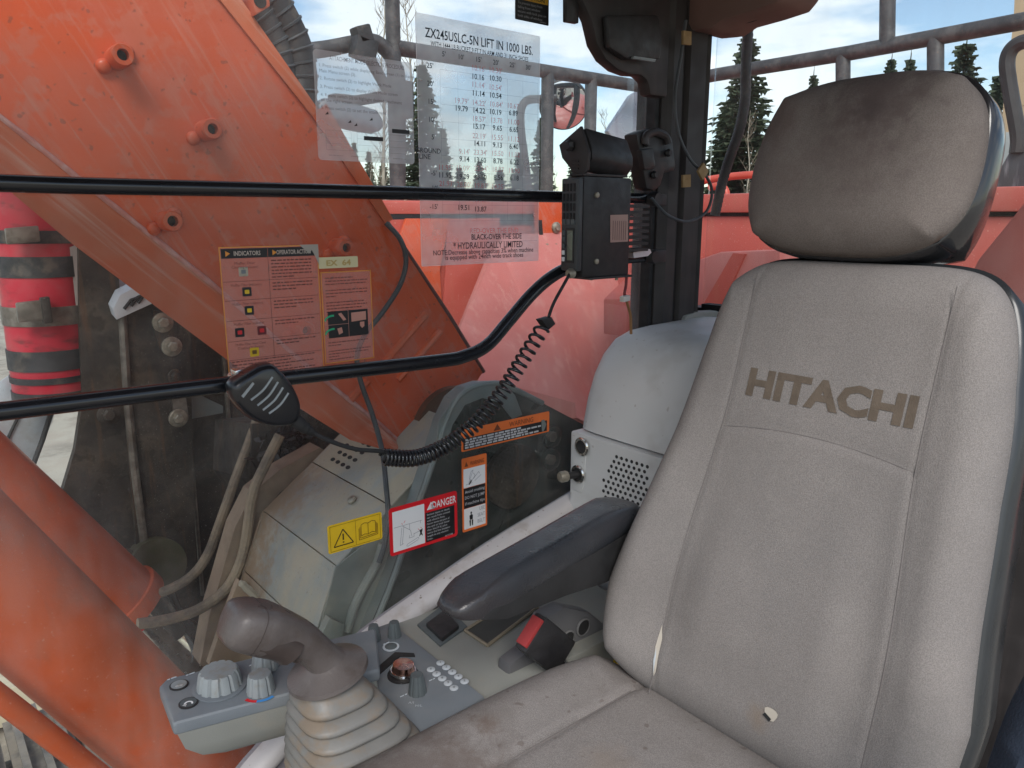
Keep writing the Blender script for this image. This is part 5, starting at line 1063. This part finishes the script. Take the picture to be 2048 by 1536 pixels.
MB().prism([PX(u, v, 2.04) for u, v in [(1400, 620), (1466, 506), (1490, 508), (1430, 640)]], (.01, 0, 0)).build('brace', RED_BODY, hd)
MB().prism([PX(u, v, 1.72) for u, v in [(1900, 640), (1955, 520), (2048, 405), (2200, 240), (2300, 700)]], (.10, 0, 0)).build('near_panel', LIT_RED_BODY, hd, bevel=.006)
# railings (weathered grey pipe)
YR = 2.8
def pipe_thing(nm, paths, r, mat, lab, cat, group=None, base=None):
    t = thing(nm, base or paths[0][1][-1], lab, cat, group)
    for part, p in paths: MB().tube(p, r, 12).build(part, mat, t)
    return t
zr = .652; RR = .030
pipe_thing('side_railing', [('top_rail', smooth_path([V((1.70, YR, zr)), V((2.4, YR, zr)), V((3.12, YR, zr)), V((3.24, YR-.03, zr-.01)), V((3.28, YR-.1, zr-.03))], 5)), ('post', [V((1.695, YR, 1.25)), V((1.685, YR, .0))]), ('post', [V((2.515, YR, zr)), V((2.515, YR, .0))]), ('post', [V((2.80, YR, zr)), V((2.80, YR, .0))]),
    ('curved_rail', smooth_path([PY(560, 108, YR), PY(650, 98, YR), PY(735, 83, YR), PY(768, 96, YR), PY(788, 128, YR), PY(797, 175, YR), PY(797, 380, YR)], 6))], RR, RAIL, 'weathered grey pipe railing along the far side of the machine', 'railing', 'pipe railings', V((2.4, YR, 0)))
XR_ = 3.22
pipe_thing('rear_railing', [('top_rail', [PX(1395, 157, XR_), PX(1430, 150, XR_), PX(1700, 106, XR_), PX(2048, 42, XR_), PX(2150, 22, XR_)]), ('post', [PX(1686, 112, XR_), PX(1686, 420, XR_)]), ('post', [PX(1871, 78, XR_), PX(1871, 420, XR_)]), ('post', [PX(1774, 92, XR_), PX(1776, -60, XR_)])], RR, RAIL, 'weathered grey pipe railing across the rear of the machine', 'railing', 'pipe railings', V((XR_, 1.2, .07)))
pipe_thing('red_grab_handle', [('pipe', smooth_path([PX(1400, 362, 2.9), PX(1470, 352, 2.9), PX(1560, 346, 2.9)], 4)), ('pipe', smooth_path([PX(1420, 375, 2.85), PX(1440, 372, 2.85), PX(1452, 384, 2.85), PX(1452, 410, 2.85)], 5))], .016, RED_RAIL, 'small bright red pipe handle on the engine hood', 'handle', None, PX(1450, 400, 2.85))
# mirrors
mr = thing('side_mirror', PY(700, 250, 2.75), 'flat grey mirror seen edge-on hanging from the side railing', 'mirror')
MB().tube(py([(725, 92), (755, 145), (780, 190)], 2.74), .022, 10).build('arm', HOSE, mr)
MB().tube(py([(782, 190), (735, 198), (684, 206)], 2.74), .020, 10).build('arm', HOSE, mr)
MB().obox(PY(684, 212, 2.74), (.045, 0, 0), (0, .03, 0), (0, 0, .04)).build('joint', HOSE, mr, bevel=.01)
b = MB(); pillow(b, 24, 12, lambda c: .148, .052, lambda a, c: .05, lambda a, c: .05, PY(697, 233, 2.74), (1, 0, -.12), (0, .1, 1), (0, -1, .1), n=2.1, edge=.9); weld(b.build('head', M('grey_mirror_shell', (.14, .17, .2), .4), mr, ang=70))
MB().obox(PY(724, 70, 2.74), (.03, 0, .01), (0, .03, 0), (-.01, 0, .03)).build('clamp', HOSE, mr, bevel=.008); MB().obox(PY(727, 98, 2.74), (.045, 0, -.01), (0, .03, 0), (.01, 0, .04)).build('clamp', HOSE, mr, bevel=.01)
MB().obox(PY(808, 200, 2.73), (.03, 0, 0), (0, .03, 0), (0, 0, .07)).build('clamp', HOSE, mr, bevel=.01)
om = thing('convex_mirror', PY(1126, 250, 3.0), 'oval convex mirror showing orange in a dark rim', 'mirror')
oc = PY(1128, 210, 3.0)
nrm = V((-.58, -.74, -.30)).normalized()
MB().lathe([(0, .012), (.06, .010), (.10, .006), (.118, .0), (.124, -.004), (.128, -.02), (.10, -.05), (0, -.06)], oc, nrm, 40).build('rim', BLACK_PL, om)
MB().lathe([(0, .024), (.06, .021), (.10, .014), (.117, .008), (.117, .004), (0, .004)], oc, nrm, 40).build('glass', M('mirror_silvering', (.72, .73, .75), .04, 1., var=.02, rvar=.01), om)
MB().tube(smooth_path(py([(1110, 196), (1080, 198), (1054, 201), (1042, 220), (1042, 260), (1050, 320), (1058, 390)], 3.0), 6), .020, 10).build('arm', RAIL, om)
lm_ = thing('grey_rounded_panel', PY(1275, 340, 2.6), 'pale grey rounded panel rising beside the corner pillar', 'guard')  # made-up panel standing in for an unidentified pale shape
MB().prism(py([(1215, 262), (1262, 190), (1278, 179), (1296, 182), (1310, 200), (1325, 250), (1325, 300), (1262, 345), (1242, 300)], 2.9), (.02, .05, 0)).build('panel', M('pale_lilac_panel', (.30, .31, .36), .3, .3, var=.15, vs=3), lm_, bevel=.012)
wm = thing('rear_mirror_arm', PX(2020, 380, 3.0), 'black bent mirror arm on a dark steel foot at the rear', 'mirror arm')
MB().tube(smooth_path([PX(u, v, 3.0) for u, v in [(2075, 82), (2045, 84), (2022, 100), (2014, 130), (2022, 190), (2036, 270), (2034, 305)]], 6), .024, 10).build('pipe', DARK_TRIM, wm)
MB().prism([PX(u, v, 3.0) for u, v in [(1984, 382), (1990, 355), (2022, 298), (2080, 290), (2090, 400), (1984, 400)]], (.05, 0, 0)).build('foot', M('streaky_black_steel', (.06, .06, .065), .5, streak=((.3, .3, .32), .5, (8, 8, 1), 5)), wm, bevel=.004)

# ------------------------------------------------------------------ beyond the machine
tw = thing('plywood_tower', PX(2080, 430, 16)*1.0, 'tall tapering plywood-clad tower behind the concrete wall', 'tower')
f0 = [PX(u, v, 16) for u, v in [(1996, 440), (1998, 270), (2026, 40), (2032, -120), (2300, -120), (2300, 440)]]
nply = 0
for k in range(7):
    za = -2.45+k*1.45; zb_ = za+1.44
    def edge_at(z):
        pts = [(p.z, p.y) for p in f0[:4]]; pts = sorted(pts)
        for (a, ya_), (b_, yb_) in zip(pts, pts[1:]):
            if a <= z <= b_: return ya_+(yb_-ya_)*(z-a)/(b_-a)
        return pts[0][1] if z < pts[0][0] else pts[-1][1]
    for j in range(3):
        ya_, yb_ = edge_at(za)-j*1.25-.01, edge_at(zb_)-j*1.25-.01
        MB().prism([V((16, ya_, za)), V((16, yb_, zb_)), V((16, yb_-1.23, zb_)), V((16, ya_-1.23, za))], (.05, 0, 0)).build('plywood_panel', M('weathered_plywood', (.50, .36, .23), .8, var=.12, vs=.8, streak=((.42, .28, .17), .4, (1, 1, 6), 1)), tw, smooth=False)
MB().box((16.06, f0[4].y, -2.45), (19, f0[0].y, 8)).build('core', M('raw_timber_frame', (.3, .22, .14), .9), tw, smooth=False)
MB().box((15.9, edge_at(3)-1.9, .7), (15.99, edge_at(3)-1.2, 1.6)).build('window', BLACK_SOFT, tw)
cw = thing('concrete_wall', PX(2000, 430, 13), 'grey concrete block wall at the foot of the plywood tower', 'wall')
for k in range(3):
    for j in range(3):
        a = PX(1962, 268, 13); z1 = a.z-k*.62; MB().box((13, a.y-1.6-j*1.62, z1-.61), (13.7, a.y-j*1.62, z1)).build('concrete_block', M('weathered_concrete', (.36, .37, .37), .9, var=.12, vs=1.5, dust=((.5, .5, .49), .5, 2, .5, .7)), cw, bevel=.02)

# trees
def leafy(name, col, tr):
    t = NT(name); di = t.n.new('ShaderNodeBsdfDiffuse'); tl = t.n.new('ShaderNodeBsdfTranslucent'); mx = t.n.new('ShaderNodeMixShader'); mx.inputs[0].default_value = tr
    c = t.mix(t.ramp(t.noise(.8, 3), .3, .7), tuple(x*.55 for x in col), tuple(x*1.35 for x in col)); t.l.new(c, di.inputs[0]); t.l.new(c, tl.inputs[0])
    t.l.new(di.outputs[0], mx.inputs[1]); t.l.new(tl.outputs[0], mx.inputs[2]); t.l.new(mx.outputs[0], t.out.inputs[0]); return t.m
NEEDLE = leafy('spruce_needles', (.11, .135, .09), .4); BARK = M('spruce_bark', (.14, .11, .09), .95, var=.3, vs=4); BARE = M('bare_aspen_bark', (.36, .32, .26), .9, var=.2, vs=3); TWIG = M('bare_twigs', (.20, .16, .12), .9)
def conifer_mesh(seed, H=10., W=1.7):
    r = random.Random(seed); tr = MB(); tr.tube([V((0, 0, 0)), V((.03, 0, H*.5)), V((0, .02, H))], [.16, .10, .012], 7)
    cr_ = MB(); z = H*.10
    while z < H*.985:
        f = 1-z/H; L0 = W*(f**.85)*r.uniform(.75, 1.1)+.10; nb_ = max(5, int(12*f+5)); ph_ = r.uniform(0, 6.3)
        for k in range(nb_):
            if r.random() < .12: continue
            a = ph_+2*math.pi*k/nb_+r.uniform(-.25, .25); L_ = L0*r.uniform(.55, 1.15); d = V((math.cos(a), math.sin(a), 0)); s_ = V((-d.y, d.x, 0)); dr = r.uniform(.15, .55)
            tr.tube([V((0, 0, z)), V((0, 0, z))+d*L_*.9+V((0, 0, -dr*L_*.75))], [.018*f+.006, .004], 4, caps=False)
            m_ = max(3, int(L_/.14))
            for j in range(m_):
                q = (j+.7)/m_; c = V((0, 0, z))+d*L_*q+V((0, 0, -dr*L_*q*.9+.12*L_*q*q))
                w_ = (.18+.24*(1-q))*min(1, L_)*r.uniform(.7, 1.3); ln = .24*r.uniform(.8, 1.4)
                for sg in (-1, 1):
                    t_ = (d*.75+s_*sg).normalized(); e = c+t_*w_*1.4+V((0, 0, -r.uniform(.02, .14))); cr_.add([c-d*ln*.3, c+d*ln*.35, e+d*ln*.25, e-d*ln*.1], [(0, 1, 2, 3)])
                    e2 = c+t_*w_*.5+V((0, 0, -r.uniform(.12, .26))); cr_.add([c-d*ln*.35, c+d*ln*.35, e2], [(0, 1, 2)])
        z += .13+.15*f*r.uniform(.7, 1.2)
    cr_.tube([V((0, 0, H*.93)), V((0, 0, H*1.03))], [.035, .006], 4)
    return tr, cr_
CON = []
for sd_ in range(3):
    t0 = thing('conifer_tree', (0, 0, GROUND), 'x', 'tree', 'conifers beyond the machine'); a, b_ = conifer_mesh(sd_+1, 10., (1.7, 1.35, 2.0)[sd_])
    ORG[t0.name] = V((0, 0, 0)); tr = a.build('trunk', BARK, t0, ang=80); cr_ = b_.build('crown', NEEDLE, t0, smooth=False); CON.append((t0, tr, cr_, [False]))
def tree_at(pool, u, vtop, dist, kind, label, wide=1., rot=0., H=10.):
    root, *parts, used = pool[kind]
    if used[0]:
        n_ = root.copy(); COL.objects.link(n_)
        for p in parts: c = p.copy(); COL.objects.link(c); c.parent = n_
    else: n_ = root; used[0] = True
    d = ray(u, 430); d = V((d.x, d.y, 0)).normalized()*dist
    top = ray(u, vtop); zt2 = top.z/math.hypot(top.x, top.y)*dist; k = (zt2-GROUND)/H
    n_.location = (d.x, d.y, GROUND); n_.scale = (k*wide, k*wide, k); n_.rotation_euler = (0, 0, rot); n_['label'] = label; return n_
for i, (u, v, dist, kd_, wd_, lab) in enumerate([
    (1475, 66, 22, 0, 1.5, 'tall spruce between the corner pillar and the headrest'), (1605, 142, 40, 2, .9, 'spruce tip showing just above the left shoulder of the headrest'),
    (1752, 112, 34, 0, .9, 'left of two close spruce tips above the middle of the headrest'), (1788, 108, 36, 1, 1., 'right of two close spruce tips above the middle of the headrest'),
    (1892, 78, 24, 2, 1.35, 'broad spruce behind the top right corner of the headrest'), (1966, 140, 26, 1, 1.3, 'narrow spruce between the headrest and the plywood tower'),
    (852, 120, 22, 0, 1.2, 'tall dark spruce behind the left edge of the lift chart'), (888, 248, 30, 1, 1., 'small pointed spruce behind the middle of the lift chart'),
    (690, 272, 34, 1, 1., 'left of three small spruces behind the procedure card'), (714, 280, 36, 0, .8, 'middle of three small spruces behind the procedure card'), (742, 298, 40, 2, .8, 'right of three small spruces behind the procedure card'),
    (1082, 225, 26, 1, 1.1, 'narrow spruce beside the right edge of the lift chart'), (1150, 262, 34, 0, .9, 'spruce half hidden behind the loudspeaker'), (1440, 205, 30, 1, 1.6, 'spruce close beside the dark corner pillar'), (1520, 300, 45, 2, 1.6, 'distant low spruce beside the left edge of the headrest'), (1455, 300, 38, 2, 1.5, 'low broad spruce at the foot of the tall spruce by the pillar'), (920, 332, 50, 0, 1.5, 'faint distant spruce left of the lower chart figures'), (1000, 335, 52, 1, 1.8, 'faint distant spruce right of the lower chart figures'), (1040, 300, 40, 2, 1.4, 'broad spruce behind the bent mirror arm'), (665, 320, 50, 2, 1.4, 'distant spruce at the boom edge behind the procedure card'), (770, 325, 48, 0, 1.6, 'distant spruce low behind the railing post'), (1215, 300, 44, 1, 1.6, 'distant spruce behind the right end of the loudspeaker'), (1270, 320, 42, 2, 1.4, 'distant spruce in the gap between radio and pillar'), (960, 318, 48, 2, 1.2, 'distant low spruce behind the lower chart figures')]):
    tree_at(CON, u, v, dist, kd_, lab, wd_, i*1.3)
def bare_mesh(seed, H=9.):
    r = random.Random(seed); tr = MB(); cr_ = MB()
    pth = [V((0, 0, 0))]; 
    for k in range(8): pth.append(V((r.uniform(-.08, .08)*k*.4, r.uniform(-.08, .08)*k*.4, H*(k+1)/8)))
    tr.tube(pth, [.085*(1-k/8.6) for k in range(9)], 6)
    for k in range(46):
        f = r.uniform(.22, .97); p = pth[min(7, int(f*8))].lerp(pth[min(8, int(f*8)+1)], f*8-int(f*8)); a = r.uniform(0, 6.3); L_ = (1-f)*2.0+.35
        d = V((math.cos(a)*.55, math.sin(a)*.55, r.uniform(.5, 1))).normalized(); e = p+d*L_*r.uniform(.5, 1)
        cr_.tube([p, p.lerp(e, .5)+V((0, 0, -.03)), e], [.018*(1-f)+.007, .010, .004], 4, caps=False)
        for j in range(4):
            q = p.lerp(e, r.uniform(.3, .95)); b2 = r.uniform(0, 6.3); cr_.tube([q, q+V((math.cos(b2)*.3, math.sin(b2)*.3, .4))*r.uniform(.5, 1.2)], [.007, .003], 3, caps=False)
    return tr, cr_
BRE = []
for sd_ in range(3):
    t0 = thing('bare_tree', (0, 0, GROUND), 'x', 'tree', 'leafless trees beyond the machine'); a, b_ = bare_mesh(sd_+20); ORG[t0.name] = V((0, 0, 0))
    BRE.append((t0, a.build('trunk', BARE, t0, ang=80), b_.build('branches', TWIG, t0, ang=80), [False]))
for i, (u, v, dist, kd_, lab) in enumerate([(582, -30, 26, 0, 'leafless tree whose twigs rise beside the boom hoses'), (772, -40, 24, 1, 'leafless tree just left of the railing post'), (833, -30, 26, 2, 'leafless tree at the left edge of the lift chart'), (1205, 218, 26, 0, 'leafless tree above the loudspeaker'), (1494, 222, 18, 1, 'pale leafless tree in front of the tall spruce by the pillar'),
    (742, 300, 30, 2, 'leafless tree low beside the railing post, leftmost of the stand'), (756, 310, 28, 0, 'second leafless tree low beside the railing post'), (776, 306, 32, 1, 'third leafless tree low beside the railing post'), (815, 292, 30, 2, 'leafless tree between the railing post and the lift chart'), (1092, 300, 26, 1, 'low leafless tree right of the lift chart'), (1282, 240, 28, 2, 'leafless tree showing between radio and pillar'), (1106, 310, 30, 0, 'low leafless tree behind the second railing post')]):
    tree_at(BRE, u, v, dist, kd_, lab, 1., i*.9, 9.)
